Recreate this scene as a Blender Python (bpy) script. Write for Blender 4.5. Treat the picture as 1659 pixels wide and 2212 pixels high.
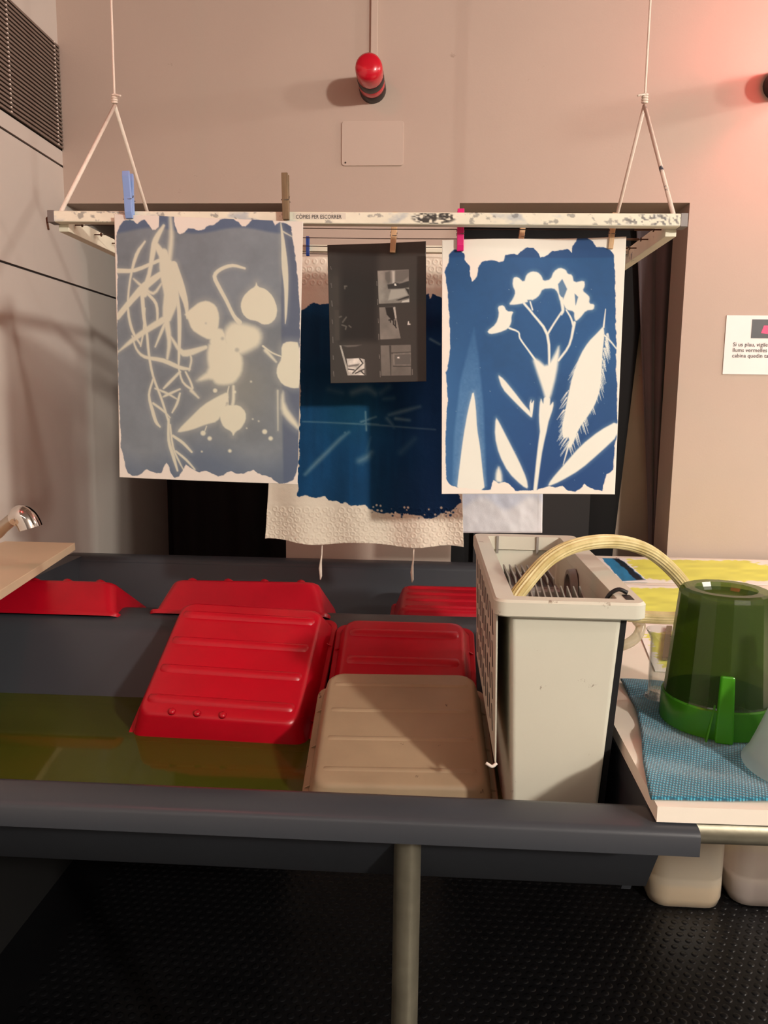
import bpy, bmesh, math, random
import numpy as np
from mathutils import Vector, Matrix

random.seed(7)
rng = np.random.default_rng(7)
scene = bpy.context.scene
for o in list(bpy.data.objects):
    bpy.data.objects.remove(o, do_unlink=True)
COL = scene.collection
PI = math.pi

# ------------------------------------------------------------------ camera
F, CX, CY, H = 1690.0, 829.5, 1106.0, 1.38
_d = np.array([929 - CX, -(864 - CY), -F]); _d /= np.linalg.norm(_d)
_u = np.array([math.sin(.021), math.cos(.021), 0]); _u -= _d * (_u @ _d); _u /= np.linalg.norm(_u)
_x = np.cross(_d, _u)
RW = np.stack([_x, _d, _u])
CAM = np.array([0, 0, H])


def ray(px, py):
    return RW @ np.array([px - CX, -(py - CY), -F])


def atY(px, py, Y):
    r = ray(px, py); return CAM + r * (Y / r[1])


def atZ(px, py, Z):
    r = ray(px, py); return CAM + r * ((Z - H) / r[2])


cam = bpy.data.cameras.new('camera')
camo = bpy.data.objects.new('camera', cam)
COL.objects.link(camo)
camo.matrix_world = Matrix.Translation((0, 0, H)) @ Matrix([list(r) for r in RW]).to_4x4()
cam.sensor_fit = 'VERTICAL'
cam.sensor_height = 24.0
cam.lens = F / 2212.0 * 24.0
cam.clip_start = .02
scene.camera = camo

# ------------------------------------------------------------------ light
world = bpy.data.worlds.new('world'); scene.world = world
world.use_nodes = True
world.node_tree.nodes['Background'].inputs[0].default_value = (1.0, .9, .8, 1)
world.node_tree.nodes['Background'].inputs[1].default_value = .006
scene.view_settings.view_transform = 'Standard'
scene.view_settings.look = 'None'
scene.view_settings.gamma = 1
scene.view_settings.use_curve_mapping = False
scene.view_settings.exposure = 0.47


def lamp_light(name, loc, power, color, radius, parent=None):
    l = bpy.data.lights.new(name, 'POINT')
    l.energy = power; l.color = color; l.shadow_soft_size = radius
    o = bpy.data.objects.new(name, l); COL.objects.link(o)
    o.location = loc
    return o


KEY = (2.05, -1.50, 2.38)    # bare bulb behind the viewer at right
MID = (2.50, .15, 2.40)      # bare bulb, right
SIDE = (2.40, 1.65, 2.50)    # bare bulb near the far wall, right
FILL = (-.35, -1.5, 2.55)  # added soft fill behind the viewer, not a known lamp of the room
WARM = (1.0, .93, .85)
lamp_light('key_bulb_light', KEY, 245, WARM, .09)
lamp_light('mid_bulb_light', MID, 46, WARM, .08)
lamp_light('side_bulb_light', SIDE, 42, WARM, .06)
_l = bpy.data.lights.new('fill_light', 'AREA'); _l.shape = 'RECTANGLE'
_l.size = 1.2; _l.size_y = .3; _l.energy = 6; _l.color = (1.0, .9, .8)
_o = bpy.data.objects.new('fill_light', _l); COL.objects.link(_o); _o.location = (FILL[0], FILL[1], FILL[2] - .03)
lamp_light('red_safelight_glow', (1.02, 2.03, 2.26), 4.5, (1.0, .16, .16), .03)
lamp_light('red_safelight_glow_far', (-.62, .55, 2.50), 6, (1.0, .06, .05), .035)


# ------------------------------------------------------------------ helpers
def lin(r, g, b):
    v = np.array([r, g, b], float) / 255
    return tuple(np.where(v <= .04045, v / 12.92, ((v + .055) / 1.055) ** 2.4))


def lin_arr(a):
    a = np.asarray(a, float) / 255
    return np.where(a <= .04045, a / 12.92, ((a + .055) / 1.055) ** 2.4)


class MB:
    def __init__(s):
        s.v = []; s.f = []

    def add(s, verts, faces):
        n = len(s.v)
        s.v += [tuple(map(float, p)) for p in verts]
        s.f += [tuple(i + n for i in f) for f in faces]
        return s

    def box(s, x0, x1, y0, y1, z0, z1):
        return s.add([(x0, y0, z0), (x1, y0, z0), (x1, y1, z0), (x0, y1, z0),
                      (x0, y0, z1), (x1, y0, z1), (x1, y1, z1), (x0, y1, z1)],
                     [(0, 3, 2, 1), (4, 5, 6, 7), (0, 1, 5, 4), (1, 2, 6, 5), (2, 3, 7, 6), (3, 0, 4, 7)])

    def hexa(s, p):      # eight corners, bottom ring then top ring
        return s.add(p, [(0, 3, 2, 1), (4, 5, 6, 7), (0, 1, 5, 4), (1, 2, 6, 5), (2, 3, 7, 6), (3, 0, 4, 7)])

    def rings(s, rings, cap0=True, cap1=True, close=True):
        n = len(rings[0]); vs = [p for r in rings for p in r]; fs = []
        for i in range(len(rings) - 1):
            for j in range(n if close else n - 1):
                k = (j + 1) % n
                fs.append((i * n + j, i * n + k, (i + 1) * n + k, (i + 1) * n + j))
        if cap0: fs.append(tuple(range(n))[::-1])
        if cap1: fs.append(tuple((len(rings) - 1) * n + j for j in range(n)))
        return s.add(vs, fs)

    def tube(s, pts, r, n=10, caps=True, lobes=0, lobe_amp=0):
        pts = [Vector(p) for p in pts]
        rr = r if hasattr(r, '__len__') else [r] * len(pts)
        rings = []
        t0 = (pts[1] - pts[0]).normalized()
        nrm = t0.orthogonal().normalized()
        for i, p in enumerate(pts):
            t = (pts[min(i + 1, len(pts) - 1)] - pts[max(i - 1, 0)]).normalized()
            nrm = (nrm - t * nrm.dot(t)).normalized()
            b = t.cross(nrm)
            ring = []
            for k in range(n):
                a = 2 * PI * k / n
                q = rr[i] * (1 + lobe_amp * (k % 2 * 2 - 1) if lobes else 1)
                ring.append(p + (nrm * math.cos(a) + b * math.sin(a)) * q)
            rings.append(ring)
        return s.rings(rings, caps, caps)

    def lathe(s, prof, c=(0, 0, 0), n=24, caps=(True, True), ax='Z'):
        rings = []
        for r, z in prof:
            ring = []
            for k in range(n):
                a = 2 * PI * k / n
                p = (r * math.cos(a), r * math.sin(a), z)
                if ax == 'Y': p = (p[0], -p[2], p[1])
                ring.append((p[0] + c[0], p[1] + c[1], p[2] + c[2]))
            rings.append(ring)
        return s.rings(rings, *caps)

    def prism(s, poly, a0, a1, ax='X'):   # polygon in the two other axes
        m = {'X': lambda a, p: (a, p[0], p[1]), 'Y': lambda a, p: (p[0], a, p[1]), 'Z': lambda a, p: (p[0], p[1], a)}[ax]
        return s.rings([[m(a0, p) for p in poly], [m(a1, p) for p in poly]])


def smooth_path(pts, n=8):
    P = [np.array(p, float) for p in pts]
    P = [2 * P[0] - P[1]] + P + [2 * P[-1] - P[-2]]
    out = []
    for i in range(1, len(P) - 2):
        for k in range(n):
            t = k / n
            a, b, c, d = P[i - 1:i + 3]
            out.append(.5 * (2 * b + (c - a) * t + (2 * a - 5 * b + 4 * c - d) * t * t + (3 * b - a - 3 * c + d) * t ** 3))
    out.append(P[-2])
    return out


def rrect(w, l, r, z, cx=0, cy=0, n=5):
    pts = []
    for (sx, sy, a0) in ((1, 1, 0), (-1, 1, PI / 2), (-1, -1, PI), (1, -1, 1.5 * PI)):
        for k in range(n + 1):
            a = a0 + PI / 2 * k / n
            pts.append((cx + sx * (w / 2 - r) + r * math.cos(a), cy + sy * (l / 2 - r) + r * math.sin(a), z))
    return pts


def props(o, label=None, cat=None, group=None, kind=None):
    if label: o['label'] = label
    if cat: o['category'] = cat
    if group: o['group'] = group
    if kind: o['kind'] = kind
    return o


def obj(name, mb, m, parent=None, smooth=False, bevel=0, label=None, auto=None):
    me = bpy.data.meshes.new(name)
    off = np.zeros(3)
    if parent is not None:
        root = parent
        while root.parent: root = root.parent
        if not root.get('_local'): off = np.array(root.location)
    vs = [tuple(np.array(p) - off) for p in mb.v]
    me.from_pydata(vs, [], mb.f)
    bm = bmesh.new(); bm.from_mesh(me)
    bmesh.ops.recalc_face_normals(bm, faces=bm.faces)
    bm.to_mesh(me); bm.free()
    if m: me.materials.append(m)
    o = bpy.data.objects.new(name, me); COL.objects.link(o)
    if parent is not None: o.parent = parent
    if smooth:
        for p in me.polygons: p.use_smooth = True
        if auto is not None:
            me.set_sharp_from_angle(angle=math.radians(auto))
    if bevel:
        b = o.modifiers.new('bevel', 'BEVEL'); b.width = bevel; b.segments = 2; b.limit_method = 'ANGLE'
    if label: o['label'] = label
    return o


def thing(name, label, cat, loc=(0, 0, 0), group=None, mat4=None):
    o = bpy.data.objects.new(name, None); COL.objects.link(o)
    o.empty_display_size = .05
    if mat4 is not None:
        o.matrix_world = mat4; o['_local'] = 1
    else:
        o.location = tuple(map(float, loc))
    return props(o, label, cat, group)


def copy_tree(o, parent=None):
    c = o.copy(); COL.objects.link(c); c.parent = parent
    for ch in o.children: copy_tree(ch, c)
    return c


def text_mesh(name, body, size, m, parent, mat4):
    cu = bpy.data.curves.new(name, 'FONT'); cu.body = body; cu.size = size
    cu.align_x = 'LEFT'; cu.extrude = .0001; cu.resolution_u = 3
    t = bpy.data.objects.new(name, cu); COL.objects.link(t)
    dg = bpy.context.evaluated_depsgraph_get()
    me = bpy.data.meshes.new_from_object(t.evaluated_get(dg))
    bpy.data.objects.remove(t)
    root = parent
    while root.parent: root = root.parent
    me.transform(Matrix.Translation(-Vector(root.location)) @ mat4)
    me.materials.clear(); me.materials.append(m)
    o = bpy.data.objects.new(name, me); COL.objects.link(o); o.parent = parent
    return o


# ------------------------------------------------------------------ materials
def mat(name, col, rough=.5, metal=0, var=0, vscale=8, col2=None, bump=0, bscale=60, spots=None, trans=0, coat=0, spec=.5, ior=1.45, emit=None, sheen=0, detail=6, stretch=None, sss=0):
    m = bpy.data.materials.new(name); m.use_nodes = True
    nt = m.node_tree; N = nt.nodes; L = nt.links
    p = N['Principled BSDF']
    p.inputs['Base Color'].default_value = (*col, 1)
    p.inputs['Roughness'].default_value = rough
    p.inputs['Metallic'].default_value = metal
    p.inputs['Transmission Weight'].default_value = trans
    p.inputs['Coat Weight'].default_value = coat
    p.inputs['IOR'].default_value = ior
    p.inputs['Specular IOR Level'].default_value = spec
    if sheen: p.inputs['Sheen Weight'].default_value = sheen
    if sss:
        p.inputs['Subsurface Weight'].default_value = sss
        p.inputs['Subsurface Radius'].default_value = (.01, .01, .01)
    if emit:
        p.inputs['Emission Color'].default_value = (*emit[0], 1); p.inputs['Emission Strength'].default_value = emit[1]
    tc = N.new('ShaderNodeTexCoord'); mp = N.new('ShaderNodeMapping')
    L.new(tc.outputs['Object'], mp.inputs[0])
    if stretch: mp.inputs['Scale'].default_value = stretch
    src = None
    if var or col2:
        n = N.new('ShaderNodeTexNoise'); n.inputs['Scale'].default_value = vscale; n.inputs['Detail'].default_value = detail
        L.new(mp.outputs[0], n.inputs['Vector'])
        rp = N.new('ShaderNodeValToRGB')
        c2 = col2 or tuple(max(0, c * (1 - var)) for c in col)
        rp.color_ramp.elements[0].position = .35; rp.color_ramp.elements[1].position = .68
        rp.color_ramp.elements[0].color = (*c2, 1); rp.color_ramp.elements[1].color = (*col, 1)
        L.new(n.outputs['Fac'], rp.inputs[0]); src = rp.outputs[0]
    if spots:      # (colour, scale, threshold)
        sc, ss, th = spots
        n = N.new('ShaderNodeTexNoise'); n.inputs['Scale'].default_value = ss; n.inputs['Detail'].default_value = 8; n.inputs['Roughness'].default_value = .65
        L.new(mp.outputs[0], n.inputs['Vector'])
        rp = N.new('ShaderNodeValToRGB')
        rp.color_ramp.elements[0].position = th; rp.color_ramp.elements[1].position = th + .035
        rp.color_ramp.elements[0].color = (0, 0, 0, 1); rp.color_ramp.elements[1].color = (1, 1, 1, 1)
        L.new(n.outputs['Fac'], rp.inputs[0])
        mx = N.new('ShaderNodeMix'); mx.data_type = 'RGBA'
        L.new(rp.outputs[0], mx.inputs[0])
        if src: L.new(src, mx.inputs[6])
        else: mx.inputs[6].default_value = (*col, 1)
        mx.inputs[7].default_value = (*sc, 1)
        src = mx.outputs[2]
    if src: L.new(src, p.inputs['Base Color'])
    if bump:
        n = N.new('ShaderNodeTexNoise'); n.inputs['Scale'].default_value = bscale; n.inputs['Detail'].default_value = 5
        L.new(mp.outputs[0], n.inputs['Vector'])
        b = N.new('ShaderNodeBump'); b.inputs['Strength'].default_value = bump; b.inputs['Distance'].default_value = .002
        L.new(n.outputs['Fac'], b.inputs['Height']); L.new(b.outputs[0], p.inputs['Normal'])
    return m


def print_mat(name, rough=.6, spec=.3, bump=0, bscale=300, trl=0):
    m = bpy.data.materials.new(name); m.use_nodes = True
    N = m.node_tree.nodes; L = m.node_tree.links; p = N['Principled BSDF']
    a = N.new('ShaderNodeAttribute'); a.attribute_name = 'print'
    L.new(a.outputs['Color'], p.inputs['Base Color'])
    p.inputs['Roughness'].default_value = rough; p.inputs['Specular IOR Level'].default_value = spec
    if bump:
        n = N.new('ShaderNodeTexNoise'); n.inputs['Scale'].default_value = bscale
        b = N.new('ShaderNodeBump'); b.inputs['Strength'].default_value = bump; b.inputs['Distance'].default_value = .001
        tc = N.new('ShaderNodeTexCoord'); L.new(tc.outputs['Object'], n.inputs['Vector'])
        L.new(n.outputs['Fac'], b.inputs['Height']); L.new(b.outputs[0], p.inputs['Normal'])
    return m


M = {}
M['wall'] = mat('wall_paint', lin(188, 171, 157), .85, var=.05, vscale=2.5, bump=.08, bscale=180, spots=(lin(160, 143, 128), 14, .71))
M['jamb'] = mat('jamb_paint', lin(168, 150, 136), .8, var=.08, vscale=6)
M['panel'] = mat('wall_panel_laminate', lin(206, 198, 188), .6, var=.04, vscale=3)
M['ceil'] = mat('ceiling_paint', lin(150, 142, 134), .9)
M['dim'] = mat('dim_room_paint', lin(120, 112, 106), .9)
M['dark'] = mat('cabin_black_paint', lin(13, 13, 13), .9)
M['darkgrey'] = mat('cabin_dark_board', lin(44, 42, 42), .8)
M['rubber'] = mat('black_rubber', lin(20, 20, 22), .30, var=.3, vscale=5, bump=.1, bscale=200)
M['sink'] = mat('grey_pvc', lin(59, 62, 67), .36, var=.08, vscale=4, spec=.4)
M['sinkdiv'] = M['sink']
M['pipe'] = mat('galvanised_pipe', lin(158, 152, 132), .42, .75, var=.25, vscale=24, bump=.2, bscale=60, spots=(lin(60, 55, 48), 38, .72))
M['red'] = mat('red_plastic', lin(182, 4, 30), .33, var=.12, vscale=10, bump=.05, bscale=90)
M['red2'] = mat('red_plastic_worn', lin(172, 5, 30), .36, var=.12, vscale=12)
M['beige'] = mat('beige_plastic', lin(164, 143, 114), .5, var=.16, vscale=9, spots=(lin(100, 80, 62), 30, .655), bump=.06, bscale=120)
M['tank'] = mat('grey_tank_plastic', lin(202, 199, 182), .5, var=.05, vscale=6, spots=(lin(128, 114, 98), 22, .645), bump=.05, bscale=120)
M['tankdark'] = mat('tank_inner_plastic', lin(150, 144, 136), .5, var=.3, vscale=14)
M['fin'] = mat('fin_plastic', lin(150, 143, 132), .55, var=.25, vscale=30)
M['black'] = mat('black_plastic', lin(24, 24, 25), .45)
M['whitewood'] = mat('rack_white_paint', lin(226, 222, 200), .55, var=.08, vscale=14, spots=(lin(112, 116, 118), 20, .62), bump=.15, bscale=90)
M['cap'] = mat('grey_corner_metal', lin(120, 114, 110), .5, .3)
M['rope'] = mat('white_cord', lin(232, 220, 204), .8, bump=.4, bscale=500, var=.1, vscale=60)
M['rope_dirty'] = mat('stained_white_cord', lin(220, 205, 190), .8, spots=(lin(70, 72, 82), 26, .60), bump=.4, bscale=500)
M['wire'] = mat('dark_wire', lin(70, 52, 44), .5, .6)
M['nail'] = mat('rusty_nail', lin(82, 54, 36), .6, .5)
M['wood'] = mat('peg_light_wood', lin(206, 170, 128), .6, var=.22, vscale=30, stretch=(4, 4, .6))
M['wood_dark'] = mat('peg_dark_wood', lin(126, 104, 76), .65, var=.3, vscale=40, stretch=(4, 4, .6))
M['pegblue'] = mat('peg_pale_blue', lin(128, 156, 208), .4)
M['pegnavy'] = mat('peg_navy_blue', lin(34, 62, 132), .4)
M['pegpink'] = mat('peg_pink', lin(214, 28, 112), .35)
M['steel'] = mat('spring_steel', lin(120, 112, 106), .35, .9)
M['chrome'] = mat('chrome', lin(225, 220, 215), .08, 1.0)
M['brushed'] = mat('brushed_chrome', lin(190, 178, 164), .28, 1.0)
M['counter'] = mat('beige_counter', lin(214, 190, 158), .5, var=.06, vscale=7)
M['board'] = mat('offwhite_board', lin(238, 228, 212), .5, var=.06, vscale=5)
M['boardedge'] = mat('board_raw_edge', lin(198, 170, 132), .7, var=.15, vscale=30)
M['red_lens'] = mat('red_safelight_glass', lin(196, 18, 40), .25, coat=.4)
M['red_on'] = mat('lit_red_glass', lin(255, 60, 70), .3, emit=((1, .06, .06), 9))
M['blackmetal'] = mat('black_lamp_housing', lin(40, 37, 36), .45)
M['plate'] = mat('cover_plate', lin(192, 176, 162), .6)
M['white'] = mat('white_plastic', lin(226, 216, 204), .5)
M['paper'] = mat('white_paper', lin(236, 232, 228), .7, var=.03, vscale=12, bump=.15, bscale=25)
M['ink'] = mat('black_ink', lin(52, 50, 52), .7)
M['photo'] = mat('dark_photo_print', lin(44, 40, 44), .4, var=.4, vscale=30)
M['pinkprint'] = mat('pink_print', lin(240, 70, 120), .5)
M['label'] = mat('label_strip', lin(214, 208, 192), .5)
M['curtain'] = mat('plum_grey_curtain', lin(98, 84, 86), .85, var=.15, vscale=6, sheen=.3)
M['curtainblack'] = mat('black_curtain', lin(24, 23, 24), .9)
M['dirtywall'] = mat('dirty_cabin_wall', lin(178, 158, 140), .8, var=.12, vscale=7, spots=(lin(70, 58, 50), 13, .66))
M['slat'] = mat('taupe_slat', lin(122, 108, 98), .5)
M['slatback'] = mat('blind_backing', lin(48, 42, 40), .8)
M['satin'] = mat('white_satin', lin(214, 214, 220), .4, var=.1, vscale=9, sheen=.4)
M['print'] = print_mat('print_on_paper')
M['print_gloss'] = print_mat('print_on_gloss_paper', .32, .5)
M['print_cloth'] = print_mat('print_on_cloth', .85, .2, bump=.3, bscale=700)
M['lightglow'] = mat('lit_bulb', (1, 1, 1), .5, emit=((1, .86, .68), 12))


def hose_mat():
    m = mat('cream_ribbed_hose', lin(214, 200, 150), .45, var=.2, vscale=30, col2=lin(176, 158, 104))
    return m


M['hose'] = hose_mat()


def glass_mat(name, col, rough, mixw, ior=1.3, trl=None, trlw=.5, edge=.5, power=4):
    # thin plastic or glass: transparent film + gloss + some diffuse / translucent body
    m = bpy.data.materials.new(name); m.use_nodes = True
    N = m.node_tree.nodes; L = m.node_tree.links
    N.remove(N['Principled BSDF']); out = N['Material Output']
    tr = N.new('ShaderNodeBsdfTransparent'); tr.inputs[0].default_value = (*col, 1)
    gl = N.new('ShaderNodeBsdfGlossy'); gl.inputs['Roughness'].default_value = rough
    lw = N.new('ShaderNodeLayerWeight'); lw.inputs[0].default_value = .5
    pw = N.new('ShaderNodeMath'); pw.operation = 'POWER'; pw.inputs[1].default_value = power
    L.new(lw.outputs['Facing'], pw.inputs[0])
    fr = N.new('ShaderNodeMath'); fr.operation = 'MULTIPLY_ADD'; fr.inputs[1].default_value = edge; fr.inputs[2].default_value = .04
    L.new(pw.outputs[0], fr.inputs[0])
    df = N.new('ShaderNodeBsdfDiffuse'); df.inputs[0].default_value = (*(trl or col), 1)
    tl = N.new('ShaderNodeBsdfTranslucent'); tl.inputs[0].default_value = (*(trl or col), 1)
    body = N.new('ShaderNodeMixShader'); body.inputs[0].default_value = trlw
    L.new(df.outputs[0], body.inputs[1]); L.new(tl.outputs[0], body.inputs[2])
    a = N.new('ShaderNodeMixShader'); a.inputs[0].default_value = mixw
    L.new(tr.outputs[0], a.inputs[1]); L.new(body.outputs[0], a.inputs[2])
    b = N.new('ShaderNodeMixShader')
    L.new(fr.outputs[0], b.inputs[0]); L.new(a.outputs[0], b.inputs[1]); L.new(gl.outputs[0], b.inputs[2])
    L.new(b.outputs[0], out.inputs[0])
    return m


M['green'] = glass_mat('green_translucent_plastic', lin(196, 212, 146), .22, .42, 1.4, lin(88, 112, 56), .6)
M['greenhandle'] = glass_mat('bright_green_plastic', lin(150, 226, 90), .2, .62, 1.4, lin(110, 206, 52), .5)
M['glass'] = glass_mat('clear_glass', (.95, .96, .95), .03, .05, 1.45, (.85, .88, .86), .3, .85, 2.2)
M['tubeclear'] = glass_mat('clear_tubing', lin(236, 232, 215), .1, .45, 1.4, lin(226, 222, 206), .5)
M['frost'] = glass_mat('frosted_plastic', lin(228, 238, 236), .35, .50, 1.4, lin(226, 236, 232), .5)
M['jerry'] = glass_mat('milky_plastic', lin(244, 236, 218), .3, .68, 1.4, lin(244, 236, 218), .4)
M['yellowliquid'] = mat('yellow_liquid', lin(196, 160, 84), .3)
M['purpleliquid'] = mat('lilac_liquid', lin(150, 124, 168), .3)


def water_mat():
    m = bpy.data.materials.new('olive_water'); m.use_nodes = True
    N = m.node_tree.nodes; L = m.node_tree.links
    p = N['Principled BSDF']
    p.inputs['Base Color'].default_value = (*lin(84, 90, 28), 1)
    p.inputs['Roughness'].default_value = .06
    p.inputs['IOR'].default_value = 1.33
    p.inputs['Transmission Weight'].default_value = .35
    return m


M['water'] = water_mat()


def towel_mat():
    m = bpy.data.materials.new('teal_microfibre'); m.use_nodes = True
    N = m.node_tree.nodes; L = m.node_tree.links; p = N['Principled BSDF']
    tc = N.new('ShaderNodeTexCoord')
    mp = N.new('ShaderNodeMapping'); mp.inputs['Rotation'].default_value = (0, 0, .35)
    L.new(tc.outputs['Object'], mp.inputs[0])
    w = N.new('ShaderNodeTexWave'); w.inputs['Scale'].default_value = 95; w.inputs['Distortion'].default_value = 1.5; w.inputs['Detail'].default_value = 2
    w2 = N.new('ShaderNodeTexWave'); w2.bands_direction = 'Y'; w2.inputs['Scale'].default_value = 60; w2.inputs['Distortion'].default_value = 2
    L.new(mp.outputs[0], w.inputs[0]); L.new(mp.outputs[0], w2.inputs[0])
    mu = N.new('ShaderNodeMath'); mu.operation = 'MULTIPLY'
    L.new(w.outputs['Fac'], mu.inputs[0]); L.new(w2.outputs['Fac'], mu.inputs[1])
    rp = N.new('ShaderNodeValToRGB')
    rp.color_ramp.elements[0].color = (*lin(18, 78, 98), 1); rp.color_ramp.elements[1].color = (*lin(54, 158, 186), 1)
    rp.color_ramp.elements[1].position = .7
    L.new(mu.outputs[0], rp.inputs[0]); L.new(rp.outputs[0], p.inputs['Base Color'])
    b = N.new('ShaderNodeBump'); b.inputs['Strength'].default_value = .5; b.inputs['Distance'].default_value = .002
    L.new(mu.outputs[0], b.inputs['Height']); L.new(b.outputs[0], p.inputs['Normal'])
    p.inputs['Roughness'].default_value = .9; p.inputs['Sheen Weight'].default_value = .4
    return m


M['towel'] = towel_mat()


# ------------------------------------------------------------------ the setting
def struct(name, mb, m, parent=None, **k):
    o = obj(name, mb, m, parent, **k)
    if parent is None: o['kind'] = 'structure'
    return o


YW = 2.25          # plane of the far wall
XL = -1.04         # plane of the left wall
ZC = 2.62          # ceiling
XR = 3.3; YB = -2.2; YD = 3.05
DT = 1.915         # top of the doorways
D1 = (XL, -.415); D2 = (.07, .688)

flo = struct('floor', MB().box(XL - .1, XR, YB, YD, -.05, 0), M['rubber'])
struct('ceiling', MB().box(XL - .1, XR, YB, YD, ZC, ZC + .08), M['ceil'])
wb = MB()
wb.box(XL, XR, YW, YW + .135, DT, ZC)
wb.box(D1[1], D2[0], YW, YW + .135, 0, DT)
wb.box(D2[1], XR, YW, YW + .135, 0, DT)
struct('wall_back', wb, M['wall'])
wl = struct('wall_left', MB().box(XL - .1, XL - .006, YB, YD, 0, ZC), M['slatback'])
# panels of the left wall with recessed joints
for (z0, z1) in ((.744, 1.695), (1.701, 2.010)):
    obj('panel', MB().box(XL - .006, XL, YB, YD, z0, z1), M['panel'], wl)
obj('dark_strip', MB().box(XL - .006, XL, YB, YD, 0, .74), M['dark'], wl)  # black strip added so the wall under the sink stays dark
obj('panel', MB().box(XL - .006, XL, YB, YW + .135, 2.016, 2.054).box(XL - .006, XL, YB, YW + .135, 2.331, ZC)
    .box(XL - .006, XL, YB, 1.0, 2.054, 2.331), M['panel'], wl)
struct('wall_right', MB().box(XR, XR + .1, YB, YD, 0, ZC), M['dim'])
struct('wall_rear', MB().box(XL - .1, XR, YB - .1, YB, 0, ZC), M['dim'])
# cabins behind the doorways
struct('wall_cabin_back', MB().box(XL, 1.3, YD, YD + .05, 0, 2.2), M['dark'])
struct('wall_cabin_middle', MB().box(-.36, .02, YW + .136, YD, 0, 2.0), M['dark'])
struct('wall_cabin_right', MB().box(.705, .76, YW + .136, YD, 0, 2.0), M['dark'])
struct('ceiling_cabin', MB().box(XL, 1.3, YW + .136, YD, 2.0, 2.05), M['dark'])

# raised rubber studs
stud_me = MB().lathe([(.0095, 0), (.0082, .0013), (.004, .0017)], n=10, caps=(False, True))
pts = []
sp = .0285
for j in range(-4, 36):
    for i in range(-40, 60):
        x = .1 + (i + (j % 2) * .5) * sp; y = 1.30 + j * sp * .866
        if -.9 < x < 1.6 and 1.2 < y < 2.24: pts.append((x, y))


def proj(p):
    c = RW.T @ (np.array(p, float) - CAM); return CX + F * c[0] / -c[2], CY - F * c[1] / -c[2]


vis = []
for p in pts:
    q = proj((p[0], p[1], 0))
    if 920 < q[0] < 1659 and 1925 < q[1] < 2212: vis.append(p)
vis.sort(key=lambda p: p[1] - .6 * p[0])
first = vis[:300]; fs = set(first)
s0 = obj('stud', stud_me, M['rubber'], flo, smooth=True)
s0.location = (*first[0], 0)
for p in first[1:]:
    c = s0.copy(); COL.objects.link(c); c.location = (*p, 0)
rest = MB()
for p in pts:
    if p not in fs: rest.lathe([(.0095, 0), (.0082, .0013), (.004, .0017)], (p[0], p[1], 0), n=8, caps=(False, True))
props(obj('studs', rest, M['rubber'], flo, smooth=True), kind='stuff')

# slatted blind high on the left wall
bl = thing('louvre_blind', 'dark taupe horizontal slat blind high on the left wall', 'blind', (XL, 1.6, 2.054))
obj('backing', MB().box(XL - .0055, XL - .004, 1.0, YW - .002, 2.055, 2.330), M['slatback'], bl)
ns = 26
for k in range(ns):
    z = 2.058 + (k + .5) * (.272 / ns)
    obj('slat', MB().hexa([(XL - .002, 1.0, z - .0038), (XL + .006, 1.0, z - .0048), (XL + .006, YW - .004, z - .0048), (XL - .002, YW - .004, z - .0038),
                           (XL - .002, 1.0, z + .0030), (XL + .006, 1.0, z + .0010), (XL + .006, YW - .004, z + .0010), (XL - .002, YW - .004, z + .0030)]), M['slat'], bl)
for y in (1.55, 1.97, 2.215):
    c = MB()
    for k in range(ns):
        z = 2.058 + (k + .5) * (.272 / ns)
        c.box(XL + .006, XL + .0085, y - .002, y + .002, z - .003, z + .001)
    obj('ladder_cord', c, M['white'], bl)


# curtains in the right cabin
def cloth_strip(x0, x1, y, z0, z1, amp, waves, nu=40, nv=24, shape=None):
    mb = MB(); vs = []; fcs = []
    for j in range(nv + 1):
        t = j / nv; z = z1 + (z0 - z1) * t
        a, b = (x0, x1) if shape is None else shape(t)
        for i in range(nu + 1):
            s = i / nu
            vs.append((a + (b - a) * s, y + amp * math.sin(s * waves * 2 * PI + .6 * math.sin(3 * t)) * (.6 + .4 * t), z))
    for j in range(nv):
        for i in range(nu):
            k = j * (nu + 1) + i
            fcs.append((k, k + 1, k + nu + 2, k + nu + 1))
    return mb.add(vs, fcs)


def edge_x(pa, pb, y):      # straight edge through two points at depth y, as a function of height
    a = atY(*pa, y); b = atY(*pb, y)
    return lambda z: a[0] + (b[0] - a[0]) * (z - a[2]) / (b[2] - a[2])


zt_of = lambda t: 1.95 + (.03 - 1.95) * t
pe = edge_x((1383, 690), (1405, 1200), 2.43)
o = obj('plum_curtain', cloth_strip(.56, .70, 2.43, .03, 1.95, .012, 2.2, shape=lambda t: (pe(zt_of(t)), .703)), M['curtain'], smooth=True)
props(o, 'plum-grey curtain hanging bunched at the right doorway jamb', 'curtain'); o.modifiers.new('s', 'SOLIDIFY').thickness = .004
be = edge_x((1384, 690), (1322, 1200), 2.465)
o = obj('black_curtain', cloth_strip(.0, .5, 2.465, .03, 1.95, .007, 4, shape=lambda t: (.03, min(.69, be(zt_of(t))))), M['curtainblack'], smooth=True)
props(o, 'black blackout curtain pulled aside in the right doorway', 'curtain'); o.modifiers.new('s', 'SOLIDIFY').thickness = .004
o = obj('leaning_panel', MB().box(.36, .70, 2.485, 2.50, 0, 1.80), M['dirtywall'])
props(o, 'stained beige panel standing behind the curtains in the right doorway', 'panel')
o = obj('dark_panel', MB().box(.145, .50, 2.430, 2.445, 0, 1.18), M['darkgrey'])
props(o, 'dark grey board below the blue flower print in the right doorway', 'board')
o = obj('black_drape', cloth_strip(-1.0, -.37, 2.98, .02, 1.98, .018, 5), M['curtainblack'], smooth=True)
props(o, 'black drape closing the cabin behind the left doorway', 'curtain'); o.modifiers.new('s', 'SOLIDIFY').thickness = .004

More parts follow.
